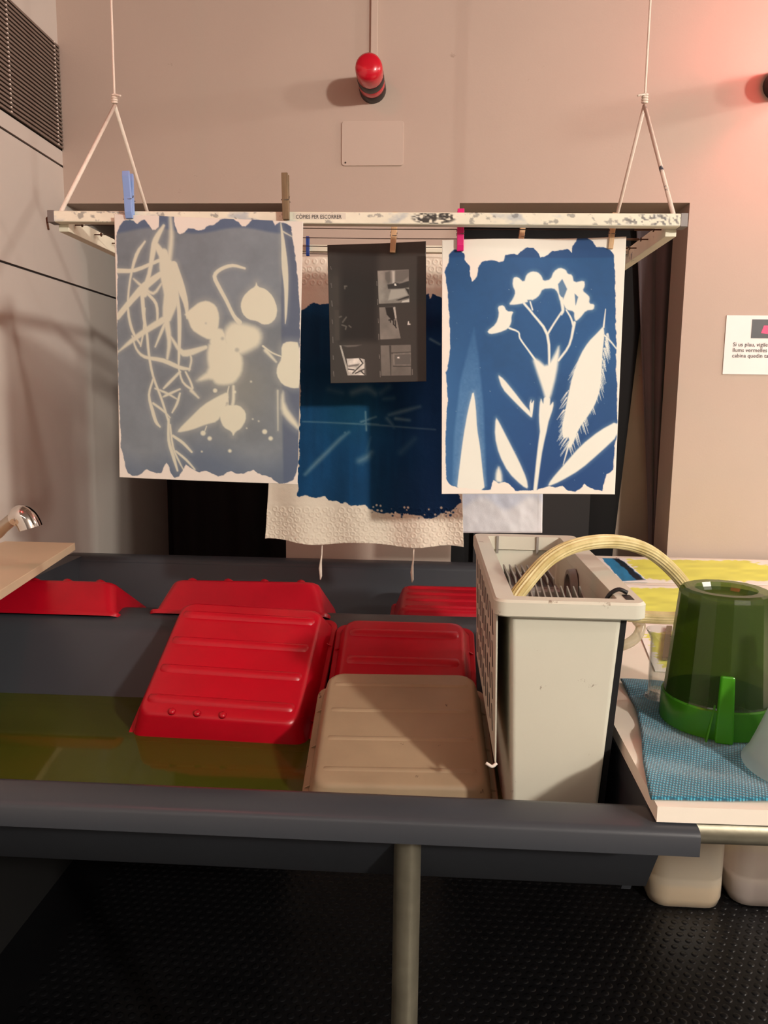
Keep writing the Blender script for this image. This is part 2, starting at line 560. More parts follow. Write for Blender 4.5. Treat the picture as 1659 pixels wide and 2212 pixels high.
# trunking, plate and lamps on the far wall
o = obj('cable_trunking', MB().box(-.178, -.160, YW - .010, YW, 2.27, ZC), M['plate'], bevel=.001)
props(o, 'narrow painted cable trunking running down to the unlit safelight', 'trunking')
o = MB(); o.rings([[(p[0], YW - .0, p[1]) for p in rrect(.170, .117, .008, 0, -.171, 2.070)], [(p[0], YW - .004, p[1]) for p in rrect(.168, .115, .008, 0, -.171, 2.070)]])
o = obj('cover_plate', o, M['plate']); props(o, 'blank rectangular cover plate on the wall below the red lamp', 'plate')
obj('screw', MB().lathe([(.0025, .004), (.0025, .005)], (-.245, YW, 2.020), n=8, ax='Y'), M['blackmetal'], o)


def safelight(label, x, z, lens, ang=0):
    t = thing('safelight', label, 'lamp', (x, YW, z), 'red safelights on the far wall')
    c = (x, YW, z)
    obj('base', MB().lathe([(.036, 0), (.036, .03), (.034, .034)], c, ax='Y'), M['blackmetal'], t, True, auto=40)
    obj('lower_ring', MB().lathe([(.0335, .034), (.035, .038), (.035, .062), (.0335, .066)], c, ax='Y'), lens, t, True, auto=40)
    obj('band', MB().lathe([(.0345, .066), (.0355, .068), (.0355, .096), (.0345, .098)], c, ax='Y'), M['blackmetal'], t, True, auto=40)
    obj('lens_cap', MB().lathe([(.034, .098), (.035, .102), (.035, .138), (.033, .150), (.026, .157), (.010, .160)], c, ax='Y'), lens, t, True, auto=40)
    return t


safelight('unlit red and black safelight at the end of the cable trunking', -.172, 2.208, M['red_lens'])
safelight('lit red safelight cut by the right edge of the picture', .892, 2.208, M['red_on'])

# notice on the right wall
t = thing('notice', 'white paper notice taped to the wall at the right edge', 'notice', (.90, YW, 1.46))
obj('sheet', MB().box(.806, 1.016, YW - .003, YW - .001, 1.461, 1.620), M['paper'], t)
px0 = atY(1625, 690, YW - .003); px1 = atY(1659, 731, YW - .003)
obj('printed_photo', MB().box(px0[0], px0[0] + .09, YW - .0036, YW - .0031, px1[2], px0[2]), M['photo'], t)
obj('pink_figure', MB().prism([(px0[0] + .026, px1[2] + .014), (px0[0] + .058, px1[2] + .010), (px0[0] + .062, px1[2] + .034), (px0[0] + .032, px1[2] + .034)], YW - .0041, YW - .0036, 'Y'), M['pinkprint'], t)
for body, px, py in (('Si us plau, vigile', 1583, 748), ('llums vermelles', 1582, 760), ('cabina quedin ta', 1581, 772)):
    p = atY(px, py, YW - .0037)
    text_mesh('lettering', body, .0150, M['ink'], t, Matrix.Translation(p) @ Matrix.Rotation(PI / 2, 4, 'X'))


# ------------------------------------------------------------------ sink
RIM = .925; FL = .765
SX0, SX1 = -1.03, .300
prof = [(.800, .897), (.800, .918), (.803, .923), (.809, .925), (.848, .925), (.856, .923), (.862, .916), (.945, .785), (.957, .771), (.975, FL),
        (1.395, FL), (1.418, .771), (1.432, .787), (1.500, .902), (1.512, .916), (1.530, .924), (1.560, .926), (1.612, .926), (1.636, .921), (1.650, .906), (1.692, .787), (1.702, .771), (1.722, FL),
        (2.060, FL), (2.080, .771), (2.090, .787), (2.134, .912), (2.140, .921), (2.150, .925), (2.190, .925), (2.198, .922), (2.202, .915), (2.202, .87)]
sink = thing('darkroom_sink', 'wide dark grey plastic double sink on steel pipe legs', 'sink', (-.365, 1.5, 0))
sb = MB()
vs = []; fcs = []
xs = [SX0 + .02, SX1 - .015]
for x in xs: vs += [(x, p[0], p[1]) for p in prof]
n = len(prof)
for i in range(n - 1): fcs.append((i, i + 1, n + i + 1, n + i))
sb.add(vs, fcs)
# underside, 9 mm lower / outside
under = [(.806, .897), (.806, .90), (.850, .905), (.93, .775), (.96, .755), (2.09, .755), (2.15, .87), (2.196, .88), (2.196, .87)]
vs = []; fcs = []
for x in xs: vs += [(x, p[0], p[1]) for p in under]
n = len(under)
for i in range(n - 1): fcs.append((i, i + 1, n + i + 1, n + i))
sb.add(vs, fcs)
obj('trough', sb, M['sink'], sink, True, auto=50)
obj('front_rim', MB().prism([(.7995, .8965), (.7995, .918), (.8028, .9232), (.809, .9254), (.848, .9254), (.8563, .9234), (.8625, .9162), (.857, .8965)], SX0, SX1, 'X'), M['sink'], sink, True, auto=50)
obj('back_rim', MB().prism([(2.1335, .912), (2.1395, .9212), (2.150, .9254), (2.190, .9254), (2.1985, .9222), (2.2025, .915), (2.2025, .87), (2.14, .87)], SX0, SX1, 'X'), M['sink'], sink, True, auto=50)
for (xa, xb, inner) in ((SX0, SX0 + .045, 1), (SX1 - .042, SX1, -1)):
    r = MB().prism([(.855, .897), (.855, .9252), (2.145, .9252), (2.145, .89)], xa, xb, 'X')
    obj('end_rim', r, M['sink'], sink)
    xc = xb - .014 if inner > 0 else xa + .002
    e = MB().prism([(.862, .90), (.95, .757), (2.085, .757), (2.14, .90)], xc, xc + .012, 'X')
    obj('end_wall', e, M['sink'], sink)
for (x, y, rr) in ((-.016, .892, .0168), (-.93, .892, .0168), (-.016, 2.08, .0168)):
    zt = .872 if y < 1 else .80
    obj('leg', MB().tube([(x, y, .0), (x, y, .4), (x, y, zt - .01)], rr, 20), M['pipe'], sink, True, auto=50)
obj('drain', MB().lathe([(.03, .757), (.03, .73), (.022, .70), (.022, .62), (.03, .60), (.03, .56)], (.20, 1.45, 0), 16), M['white'], sink, True)

w = MB().prism([(.937, .796), (.945, .783), (.957, .770), (.975, FL + .001), (1.395, FL + .001), (1.418, .772), (1.431, .788), (1.4355, .796)], SX0 + .046, SX1 - .043, 'X')
o = obj('sink_water', w, M['water']); props(o, 'shallow olive-tinted water standing in the front trough of the sink', 'water', kind='stuff')


# ------------------------------------------------------------------ trays
def tray(label, P0, P1, W, D, m, nrib=4, flare=.35, bumps=0, tabs=0, rib_h=.0045, ribw=.012, lengthwise=False):
    """upside-down tray; P0 = middle of the near rim edge, P1 = middle of the far rim edge"""
    P0 = Vector(P0); P1 = Vector(P1)
    y = (P1 - P0); L = y.length; y.normalize()
    x = Vector((1, 0, 0)); x = (x - y * x.dot(y)).normalized(); z = x.cross(y)
    mt = Matrix((x, y, z)).transposed().to_4x4(); mt.translation = P0
    t = thing('developing_tray', label, 'tray', group='developing trays in the sink', mat4=mt)
    c = L / 2
    i1 = .009; fl = D * flare
    R = [rrect(W - 2 * i1, L - 2 * i1, .016, .001, 0, c), rrect(W - 2 * i1 - .004, L - 2 * i1 - .004, .018, .006, 0, c),
         rrect(W - 2 * i1 - 2 * fl * .9, L - 2 * i1 - 2 * fl * .9, .024, D * .88, 0, c),
         rrect(W - 2 * i1 - 2 * fl - .004, L - 2 * i1 - 2 * fl - .004, .024, D * .965, 0, c),
         rrect(W - 2 * i1 - 2 * fl - .014, L - 2 * i1 - 2 * fl - .014, .022, D, 0, c)]
    obj('tray_body', MB().rings(R, False, True), m, t, True, auto=50)
    Rr = [rrect(W - 2 * i1 - .001, L - 2 * i1 - .001, .016, .003, 0, c), rrect(W - .004, L - .004, .018, .0035, 0, c), rrect(W, L, .02, .001, 0, c), rrect(W, L, .02, -.006, 0, c),
          rrect(W - .004, L - .004, .02, -.006, 0, c), rrect(W - .005, L - .005, .02, .0, 0, c), rrect(W - 2 * i1 - .001, L - 2 * i1 - .001, .016, .001, 0, c)]
    obj('rim', MB().rings(Rr, False, False), m, t, True, auto=40)
    bw = W - 2 * i1 - 2 * fl - .016; bl_ = L - 2 * i1 - 2 * fl
    if lengthwise: bw, bl_ = bl_ - .016, bw + .016
    for k in range(nrib):
        yy = (0 if lengthwise else c) + bl_ * ((k + .5) / nrib - .5)
        rb = MB()
        sec = [(-ribw, -.001), (-ribw * .55, rib_h * .75), (0, rib_h), (ribw * .55, rib_h * .75), (ribw, -.001)]
        rings = []
        for (xx, s) in ((-bw / 2 - .004, .15), (-bw / 2 + .006, .9), (-bw / 2 + .02, 1), (bw / 2 - .02, 1), (bw / 2 - .006, .9), (bw / 2 + .004, .15)):
            rings.append([(xx, yy + a * (.5 + .5 * s), D - .0002 + b * s - (.006 if s < .5 else 0)) for a, b in sec])
        if lengthwise: rings = [[(b_, c + a_, z_) for a_, b_, z_ in r_] for r_ in rings]
        obj('rib', rb.rings(rings), m, t, True, auto=60)
    for k in range(bumps):
        obj('foot_bump', MB().lathe([(.007, -.001), (.006, .003), (.003, .005)], (-bw * .30 + k * bw * .17, c - bl_ * .47, D), 10), m, t, True)
    for k in range(tabs):
        yy = L * (.22 + .56 * k / max(1, tabs - 1))
        for s in (-1, 1):
            obj('rim_web', MB().hexa([(s * (W / 2 - .003), yy - .001, -.003), (s * (W / 2 - .02), yy - .001, .001), (s * (W / 2 - .02), yy + .001, .001), (s * (W / 2 - .003), yy + .001, -.003),
                                      (s * (W / 2 - .003), yy - .001, .004), (s * (W / 2 - .024), yy - .001, .018), (s * (W / 2 - .024), yy + .001, .018), (s * (W / 2 - .003), yy + .001, .004)]), m, t)
    return t


WL = .772
tray('red tray lying tilted in the back trough, cut by the left edge', (-.812, 1.535, .936), (-.812, 1.80, .79), .350, .076, M['red2'], 4, lengthwise=True, flare=.28, rib_h=.008)
tray('red ribbed tray lying behind the large tilted red tray', (-.392, 1.562, .938), (-.380, 1.85, .79), .385, .076, M['red2'], 4, lengthwise=True, flare=.30, rib_h=.008)
tray('large red tray leaning upside down over the sink divider', (-.354, 1.252, WL + .006), (-.340, 1.535, .938), .330, .056, M['red'], 4, flare=.30, bumps=3, tabs=2, rib_h=.006, ribw=.011)
tray('dark red tray leaning upside down behind the beige tray', (-.040, 1.215, WL + .010), (-.040, 1.512, .931), .272, .038, M['red2'], 4, flare=.35, tabs=2)
tray('worn beige tray leaning upside down beside the grey tank', (-.031, 1.035, WL + .008), (-.040, 1.325, .872), .292, .054, M['beige'], 4, flare=.25, tabs=3, rib_h=.002, ribw=.006)
tray('flat red tray at the bottom of the back trough by the tank', (.06, 1.725, FL + .006), (.06, 2.03, FL + .006), .30, .06, M['red2'], 4)
tray('red tray on top of another in the back trough', (.06, 1.725, FL + .074), (.06, 2.03, FL + .074), .30, .062, M['red2'], 4)

# ------------------------------------------------------------------ print washing tank
tank = thing('washing_tank', 'tall grey plastic print washing tank standing in the sink', 'tank', (.178, 1.195, FL))
TX0, TX1, TY0, TY1, TZ = .085, .273, .950, 1.442, 1.136
tcx, tcy = (TX0 + TX1) / 2, (TY0 + TY1) / 2


def ring(x0, x1, y0, y1, z, r): return rrect(x1 - x0, y1 - y0, r, z, (x0 + x1) / 2, (y0 + y1) / 2)


obj('body', MB().rings([ring(.121, .226, .975, 1.40, FL + .004, .006), ring(.107, .245, .962, 1.425, 1.118, .006),
                        ring(.113, .240, .967, 1.418, 1.118, .004), ring(.127, .220, .981, 1.394, FL + .012, .004)], True, True), M['tank'], tank)
obj('rim', MB().rings([ring(TX0 + .002, TX1 - .002, TY0 + .002, TY1 - .002, 1.114, .016), ring(TX0, TX1, TY0, TY1, 1.116, .016), ring(TX0, TX1, TY0, TY1, TZ - .003, .016), ring(TX0 + .003, TX1 - .003, TY0 + .003, TY1 - .003, TZ, .014),
                       ring(.111, .240, .972, 1.414, TZ, .004), ring(.112, .239, .973, 1.413, 1.112, .004)], False, False), M['tank'], tank, True, auto=40)
obj('rim_underside', MB().rings([ring(TX0 + .002, TX1 - .002, TY0 + .002, TY1 - .002, 1.1145, .016), ring(.107, .245, .962, 1.425, 1.1145, .006)], False, False), M['tank'], tank)
obj('inner_ledge', MB().box(.2395, .2415, .975, 1.41, 1.085, 1.1355), M['tank'], tank)
# perforated panel hung on the left side
sp_ = obj('side_panel', MB().hexa([(.0955, .985, .905), (.0975, .985, .905), (.0975, 1.40, .915), (.0955, 1.40, .915),
                                   (.0900, .975, 1.112), (.0920, .975, 1.112), (.0920, 1.42, 1.112), (.0900, 1.42, 1.112)]), M['tank'], tank)
for r_ in range(4):
    for k in range(9):
        y = 1.02 + k * .042; z = .935 + r_ * .045
        xx = .0955 - (z - .905) / .207 * .0055 - .0007
        obj('slot', MB().hexa([(xx, y, z), (xx + .002, y, z), (xx + .002, y + .008, z), (xx, y + .008, z),
                               (xx - .0006, y + .016, z + .030), (xx + .0014, y + .016, z + .030), (xx + .0014, y + .024, z + .030), (xx - .0006, y + .024, z + .030)]), M['black'], sp_)
obj('panel_lip', MB().tube(smooth_path([(.098, .984, .906), (.092, .982, .902), (.084, .985, .905)], 4), .0022, 8), M['white'], tank, True)
obj('side_strip', MB().hexa([(.229, .985, FL + .01), (.236, .985, FL + .01), (.236, 1.38, FL + .01), (.229, 1.38, FL + .01),
                             (.2455, .97, 1.113), (.253, .97, 1.113), (.253, 1.41, 1.113), (.2455, 1.41, 1.113)]), M['black'], tank)
for k in range(12):
    x = .125 + k * .0088
    obj('fin', MB().hexa([(x, .99, .86), (x + .002, .99, .86), (x + .002, 1.11, .86), (x, 1.11, .86),
                          (x - .006, .985, 1.098), (x - .004, .985, 1.098), (x - .004, 1.095, 1.122), (x - .006, 1.095, 1.122)]), M['fin'], tank)
hb = obj('filter_housing', MB().box(.118, .205, 1.20, 1.31, .82, 1.093), M['tankdark'], tank)
for k in range(9):
    x = .121 + k * .0098
    obj('louvre', MB().box(x, x + .003, 1.188, 1.20, .96, 1.070), M['fin'], hb)
    obj('louvre', MB().hexa([(x, 1.205, 1.093), (x + .0025, 1.205, 1.093), (x + .0025, 1.30, 1.093), (x, 1.30, 1.093),
                             (x - .003, 1.205, 1.108), (x - .0005, 1.205, 1.108), (x - .0005, 1.30, 1.108), (x - .003, 1.30, 1.108)]), M['fin'], hb)
obj('cross_bar', MB().box(.116, .208, 1.182, 1.20, 1.073, 1.092), M['tankdark'], tank, bevel=.001)
fan = MB()
for (r, xx) in ((.030, .236), (.030, .228), (.022, .228), (.020, .234)):
    pass
fan.rings([[(xx, 1.24 + r * math.cos(a), 1.082 + r * math.sin(a)) for a in [2 * PI * k / 24 for k in range(24)]] for (xx, r) in ((.237, .034), (.226, .032), (.226, .025), (.234, .023))], False, True)
obj('pump_ring', fan, M['tankdark'], tank, True, auto=40)
for (x, y0) in ((.128, 1.4125), (.2, 1.4125)):
    obj('notch', MB().box(x - .002, x + .002, y0 - .003, y0 + .002, 1.105, 1.1365), M['tankdark'], tank)
obj('cable', MB().tube(smooth_path([(.258, .995, TZ + .0025), (.246, .997, TZ + .006), (.234, 1.0, TZ - .006), (.227, 1.0, 1.10), (.226, .998, 1.04)], 6), .0028, 8), M['black'], tank, True)
obj('slot_cover', MB().box(.250, .260, .968, .992, TZ - .001, TZ + .0007), M['black'], tank)

# hoses
H1 = [atY(1108, 1300, 1.02), atY(1130, 1268, 1.03), atY(1185, 1208, 1.06), atY(1250, 1177, 1.10), atY(1330, 1170, 1.14), atY(1400, 1190, 1.18), atY(1455, 1235, 1.21), atY(1492, 1285, 1.22),
      atY(1500, 1318, 1.235), atY(1470, 1334, 1.25), atY(1400, 1333, 1.26), atY(1366, 1330, 1.25), atY(1335, 1325, 1.23)]
o = obj('ribbed_hose', MB().tube(smooth_path(H1, 10), .0098, 30, lobes=1, lobe_amp=.05), M['hose'])
props(o, 'cream ribbed hose arching out of the grey tank behind the green jug', 'hose')
H2 = [atY(1375, 1340, 1.30), atY(1384, 1352, 1.30), atY(1378, 1372, 1.29), atY(1360, 1388, 1.28), atY(1335, 1398, 1.27)]
o = obj('clear_tube', MB().tube(smooth_path(H2, 8), .0085, 14), M['tubeclear'], smooth=True)
props(o, 'short bent clear tube beside the grey tank', 'tube')

# ------------------------------------------------------------------ worktop at right
BT = .946
table = thing('worktop_table', 'off-white worktop on a galvanised pipe frame at the right', 'table', (.75, 1.5, 0))
obj('top', MB().prism([(.256, .812), (1.35, .830), (1.35, 2.225), (.276, 2.225)], BT - .018, BT, 'Z'), M['board'], table)
obj('front_pipe', MB().tube([(.302, .845, .905), (.8, .853, .905), (1.33, .861, .905)], .0168, 20), M['pipe'], table, True, auto=50)
obj('saddle', MB().box(.33, 1.3, .832, .868, .921, .9285), M['pipe'], table)
obj('back_pipe', MB().tube([(.32, 2.15, .905), (1.33, 2.15, .905)], .0168, 16), M['pipe'], table, True, auto=50)
for (x, y) in ((1.31, .861), (1.31, 2.15)):
    obj('leg', MB().tube([(x, y, 0), (x, y, .905)], .0168, 16), M['pipe'], table, True, auto=50)


# ------------------------------------------------------------------ painted prints
def seg_dist(X, Y, a, b):
    ax, ay = a; bx, by = b
    dx, dy = bx - ax, by - ay
    L2 = dx * dx + dy * dy + 1e-9
    t = np.clip(((X - ax) * dx + (Y - ay) * dy) / L2, 0, 1)
    return np.hypot(X - ax - t * dx, Y - ay - t * dy), t


def poly_sd(X, Y, P):
    P = [tuple(p) for p in P]
    d = np.full(X.shape, 1e9); ins = np.zeros(X.shape, bool)
    for i in range(len(P)):
        a, b = P[i], P[(i + 1) % len(P)]
        d = np.minimum(d, seg_dist(X, Y, a, b)[0])
        cond = (a[1] > Y) != (b[1] > Y)
        xi = (b[0] - a[0]) * (Y - a[1]) / ((b[1] - a[1]) or 1e-9) + a[0]
        ins ^= cond & (X < xi)
    return np.where(ins, -d, d)


def cover(sd, blur):      # 1 inside, 0 outside
    t = np.clip(.5 - sd / (2 * blur), 0, 1)
    return t * t * (3 - 2 * t)


def stroke(X, Y, pts, w, blur):
    out = np.zeros(X.shape)
    n = len(pts)
    ws = w if hasattr(w, '__len__') else [w] * n
    for i in range(n - 1):
        d, t = seg_dist(X, Y, pts[i], pts[i + 1])
        out = np.maximum(out, cover(d - (ws[i] + (ws[i + 1] - ws[i]) * t) / 2, blur))
    return out


def vnoise(X, Y, s, seed=0):
    g = np.random.default_rng(seed).random((64, 64))
    x = X / s; y = Y / s
    xi = np.floor(x).astype(int); yi = np.floor(y).astype(int)
    fx = x - xi; fy = y - yi
    fx = fx * fx * (3 - 2 * fx); fy = fy * fy * (3 - 2 * fy)
    a = g[yi % 64, xi % 64]; b = g[yi % 64, (xi + 1) % 64]; c = g[(yi + 1) % 64, xi % 64]; d = g[(yi + 1) % 64, (xi + 1) % 64]
    return (a * (1 - fx) + b * fx) * (1 - fy) + (c * (1 - fx) + d * fx) * fy


def fbm(X, Y, s, seed=0):
    return sum(vnoise(X, Y, s / 2 ** k, seed + k) * .5 ** k for k in range(4)) / 1.875


def quad_px(q, nu, nv):
    u = np.linspace(0, 1, nu)[None, :, None]; v = np.linspace(0, 1, nv)[:, None, None]
    q = [np.array(p, float) for p in q]      # tl tr bl br
    P = (q[0] * (1 - u) + q[1] * u) * (1 - v) + (q[2] * (1 - u) + q[3] * u) * v
    return P[..., 0], P[..., 1]


def grid_obj(name, V, C, m, parent=None, thick=0, smooth=True):
    """V (nv,nu,3) world positions, C (nv,nu,3) colours 0..255"""
    nv, nu = V.shape[:2]
    me = bpy.data.meshes.new(name)
    off = np.zeros(3)
    if parent is not None: off = np.array(parent.location)
    idx = np.arange(nv * nu).reshape(nv, nu)
    fc = np.stack([idx[:-1, :-1], idx[1:, :-1], idx[1:, 1:], idx[:-1, 1:]], -1).reshape(-1, 4)
    nf = len(fc)
    me.vertices.add(nv * nu); me.vertices.foreach_set('co', (V - off).reshape(-1).astype(np.float32))
    me.loops.add(nf * 4); me.loops.foreach_set('vertex_index', fc.reshape(-1).astype(np.int32))
    me.polygons.add(nf); me.polygons.foreach_set('loop_start', np.arange(0, nf * 4, 4, dtype=np.int32))
    me.polygons.foreach_set('loop_total', np.full(nf, 4, np.int32))
    me.update(calc_edges=True)
    at = me.color_attributes.new('print', 'FLOAT_COLOR', 'POINT')
    col = np.ones((nv * nu, 4), np.float32); col[:, :3] = lin_arr(C.reshape(-1, 3))
    at.data.foreach_set('color', col.reshape(-1))
    me.materials.append(m)
    if smooth: me.polygons.foreach_set('use_smooth', np.ones(nf, bool))
    o = bpy.data.objects.new(name, me); COL.objects.link(o)
    if parent is not None: o.parent = parent
    if thick:
        s = o.modifiers.new('thickness', 'SOLIDIFY'); s.thickness = thick; s.offset = 0
    return o


def world_quad(q, Y, nu, nv):
    q3 = [atY(*p, Y if not hasattr(Y, '__len__') else Y[i]) for i, p in enumerate(q)]
    u = np.linspace(0, 1, nu)[None, :, None]; v = np.linspace(0, 1, nv)[:, None, None]
    return (q3[0] * (1 - u) + q3[1] * u) * (1 - v) + (q3[2] * (1 - u) + q3[3] * u) * v


def mixc(C, col, a):
    return C * (1 - a[..., None]) + np.array(col, float) * a[..., None]


def ragged(X, Y, poly, amp, s, seed, blur=1.0):
    return cover(poly_sd(X + (fbm(X, Y, s, seed) - .5) * amp, Y + (fbm(X, Y, s, seed + 9) - .5) * amp, poly), blur)


def chaikin(P):
    out = []
    for i in range(len(P)):
        a, b = P[i], P[(i + 1) % len(P)]
        out += [(a[0] * .78 + b[0] * .22, a[1] * .78 + b[1] * .22), (a[0] * .22 + b[0] * .78, a[1] * .22 + b[1] * .78)]
    return out


def curve(pts, w):
    if len(pts) < 3: return pts, w
    q = smooth_path([(p[0], p[1], ww) for p, ww in zip(pts, w)], 3)
    return [(p[0], p[1]) for p in q], [max(.5, p[2]) for p in q]


# --- faded print at left
def zl(p, ox=230, oy=370, k=3.207): return [(ox + a / k, oy + b / k) for a, b in p]


q = [(247, 463), (655, 479), (258, 1031), (642, 1047)]
nu, nv = 300, 430
X, Y = quad_px(q, nu, nv)
V = world_quad(q, 1.333, nu, nv)
uu = np.linspace(0, 1, nu)[None, :]; vv = np.linspace(0, 1, nv)[:, None]
V[..., 1] += -.004 * np.sin(PI * uu) * np.sin(PI * vv) * 1.5 + .003 * np.sin(5 * uu + 3 * vv) * vv
C = np.zeros((nv, nu, 3)) + np.array([221, 215, 204])
C *= (1 + .03 * (fbm(X, Y, 60, 3) - .5))[..., None]
em = zl([(72, 420), (95, 375), (120, 345), (160, 335), (190, 345), (215, 362), (240, 340), (270, 335), (300, 370), (318, 400), (345, 400), (365, 380), (368, 300), (420, 295), (470, 300), (480, 380), (497, 420), (515, 432), (545, 420), (570, 392), (610, 395), (640, 408), (680, 400), (700, 380), (750, 372), (790, 340), (830, 322), (880, 330), (920, 350), (945, 380), (970, 383), (990, 360), (1020, 325), (1060, 312), (1120, 315), (1150, 340), (1170, 375), (1200, 352), (1240, 357), (1280, 385), (1290, 440), (1300, 520), (1310, 600), (1325, 720), (1335, 850), (1342, 1000), (1340, 1200), (1340, 1500), (1338, 1700), (1330, 1850), (1330, 2000), (1310, 2100), (1290, 2140), (1250, 2160), (1200, 2165), (1170, 2150), (1140, 2120), (1100, 2105), (1050, 2090), (1020, 2066), (980, 2076), (950, 2095), (900, 2090), (870, 2070), (840, 2080), (815, 2105), (780, 2110), (740, 2090), (700, 2070), (650, 2080), (600, 2060), (560, 2025), (540, 2060), (510, 2110), (480, 2120), (450, 2080), (435, 2030), (425, 2015), (400, 2050), (385, 2085), (350, 2090), (310, 2075), (285, 2060), (255, 2085), (220, 2110), (180, 2110), (150, 2090), (130, 2040), (120, 1980), (100, 1900), (95, 1750), (85, 1600), (78, 1400), (75, 1200), (72, 1000), (75, 800), (78, 620), (70, 500)])
E_ = ragged(X, Y, em, 4, 9, 5, .8)
blue = np.zeros_like(C) + np.array([116, 126, 133])
blue *= (1 + .22 * (fbm(X, Y, 110, 11) - .5) + .06 * (fbm(X, Y, 12, 13) - .5))[..., None]
topd = np.clip((500 + 6 * np.sin(X / 30) - Y) / 6, 0, 1)
blue = mixc(blue, (74, 92, 122), topd * .75)
rs = cover(poly_sd(X, Y, zl([(1215, 360), (1400, 360), (1400, 2200), (1225, 2200), (1215, 1100)])), 3)
blue = mixc(blue, (78, 90, 114), rs * .7)
blue = mixc(blue, (82, 98, 122), np.clip((Y - 955 - 20 * np.sin(X / 40)) / 60, 0, 1) * .6)
olive = np.exp(-(((X - 520) / 80) ** 2 + ((Y - 830) / 90) ** 2))
blue = mixc(blue, (142, 144, 132), olive * .55)
wm = np.zeros(X.shape); halo = np.zeros(X.shape)
for pts_, w, b in [
    ([(400, 375), (345, 470), (325, 560), (300, 700), (262, 830)], [22, 44, 40, 30, 60], 10),
    ([(340, 490), (400, 580), (440, 640)], [36, 60, 70], 12),
    ([(445, 300), (455, 450), (440, 600)], [20, 34, 40], 24),
    ([(400, 560), (430, 700), (460, 850), (430, 1000)], [70, 110, 110, 60], 14),
    ([(470, 640), (520, 780), (560, 900), (570, 1000)], [60, 60, 36, 16], 8),
    ([(440, 820), (420, 980), (445, 1150), (430, 1280)], [70, 50, 34, 20], 14),
    ([(500, 850), (515, 1000), (515, 1200), (510, 1340)], [24, 30, 24, 14], 8),
    ([(78, 675), (200, 672), (350, 615), (420, 590)], [34, 28, 26, 30], 7),
    ([(75, 990), (180, 870), (270, 780), (380, 700)], [40, 44, 56, 40], 8),
    ([(78, 1230), (180, 1150), (300, 1070), (420, 1000)], [10, 34, 44, 50], 12),
    ([(270, 480), (210, 570), (165, 740), (150, 930), (180, 1080), (240, 1180)], [14, 26, 16, 18, 22, 14], 8),
    ([(250, 820), (265, 1000), (285, 1100), (300, 1250), (330, 1400), (390, 1560), (440, 1720)], [30, 26, 20, 20, 18, 18, 16], 7),
    ([(290, 830), (350, 900), (360, 1000), (345, 1060)], [22, 22, 18, 10], 7),
    ([(180, 1120), (210, 1210), (270, 1265), (400, 1290), (520, 1340), (590, 1350)], [14, 16, 24, 32, 30, 16], 9),
    ([(240, 1190), (262, 1080), (270, 930)], [12, 16, 14], 7),
    ([(190, 730), (250, 780), (330, 830), (390, 760)], [12, 22, 22, 16], 12),
    ([(345, 1195), (390, 1090), (410, 1040)], [12, 24, 20], 8),
    ([(450, 1120), (520, 1220), (570, 1240), (700, 1200)], [16, 34, 50, 30], 12),
    ([(510, 1340), (540, 1440), (605, 1490), (595, 1440), (560, 1370)], [14, 16, 18, 16, 14], 8),
    ([(520, 1370), (440, 1450), (405, 1485)], [20, 22, 14], 8),
    ([(590, 1240), (600, 1290), (585, 1360)], [14, 16, 14], 9),
    ([(345, 1485), (430, 1520), (500, 1560)], [14, 18, 10], 10),
    ([(330, 1420), (300, 1530), (325, 1640), (350, 1720), (378, 1755)], [16, 18, 26, 24, 14], 7),
    ([(330, 1590), (400, 1640), (450, 1690)], [18, 18, 10], 8),
    ([(520, 1490), (430, 1530), (400, 1545)], [14, 20, 10], 8),
    ([(520, 1520), (500, 1590), (465, 1655)], [14, 20, 12], 7),
    ([(440, 1700), (440, 1850), (470, 1960), (500, 2070)], [18, 22, 26, 14], 7),
    ([(450, 1740), (470, 1900), (510, 2000), (540, 2060)], [14, 16, 14, 8], 7),
    ([(470, 1820), (540, 1870), (600, 1935)], [20, 22, 16], 7),
    ([(490, 1930), (560, 1990), (620, 2060)], [16, 18, 12], 7),
    ([(600, 1500), (650, 1550)], [26, 14], 12),
    ([(965, 662), (880, 643), (800, 668), (757, 715), (790, 790), (840, 880), (890, 980), (930, 1030)], [16, 24, 26, 28, 28, 26, 26, 40], 7),
    ([(1210, 360), (1225, 480), (1238, 650), (1248, 800), (1246, 960), (1242, 1035)], [8, 26, 44, 30, 18, 6], 6),
    ([(1215, 410), (1290, 450)], [14, 6], 8),
    ([(1090, 1190), (1150, 1235), (1215, 1262)], [14, 12, 10], 5),
    ([(1110, 1220), (1180, 1300)], [30, 14], 14),
    ([(860, 1470), (850, 1520), (850, 1620)], [8, 12, 20], 4),
    ([(890, 1470), (890, 1560), (880, 1620)], [20, 24, 26], 12),
    ([(705, 1750), (690, 1790)], [8, 8], 4), ([(1190, 1500), (1190, 1780)], [12, 6], 14),
]:
    pts_, w = curve(pts_, w)
    s = stroke(X, Y, zl(pts_), [a / 3.207 for a in w], max(1.2, b / 3.207 * .8))
    wm = np.maximum(wm, s * .94)
    halo = np.maximum(halo, stroke(X, Y, zl(pts_), [a / 3.207 * 1.3 for a in w], 9) * .30)
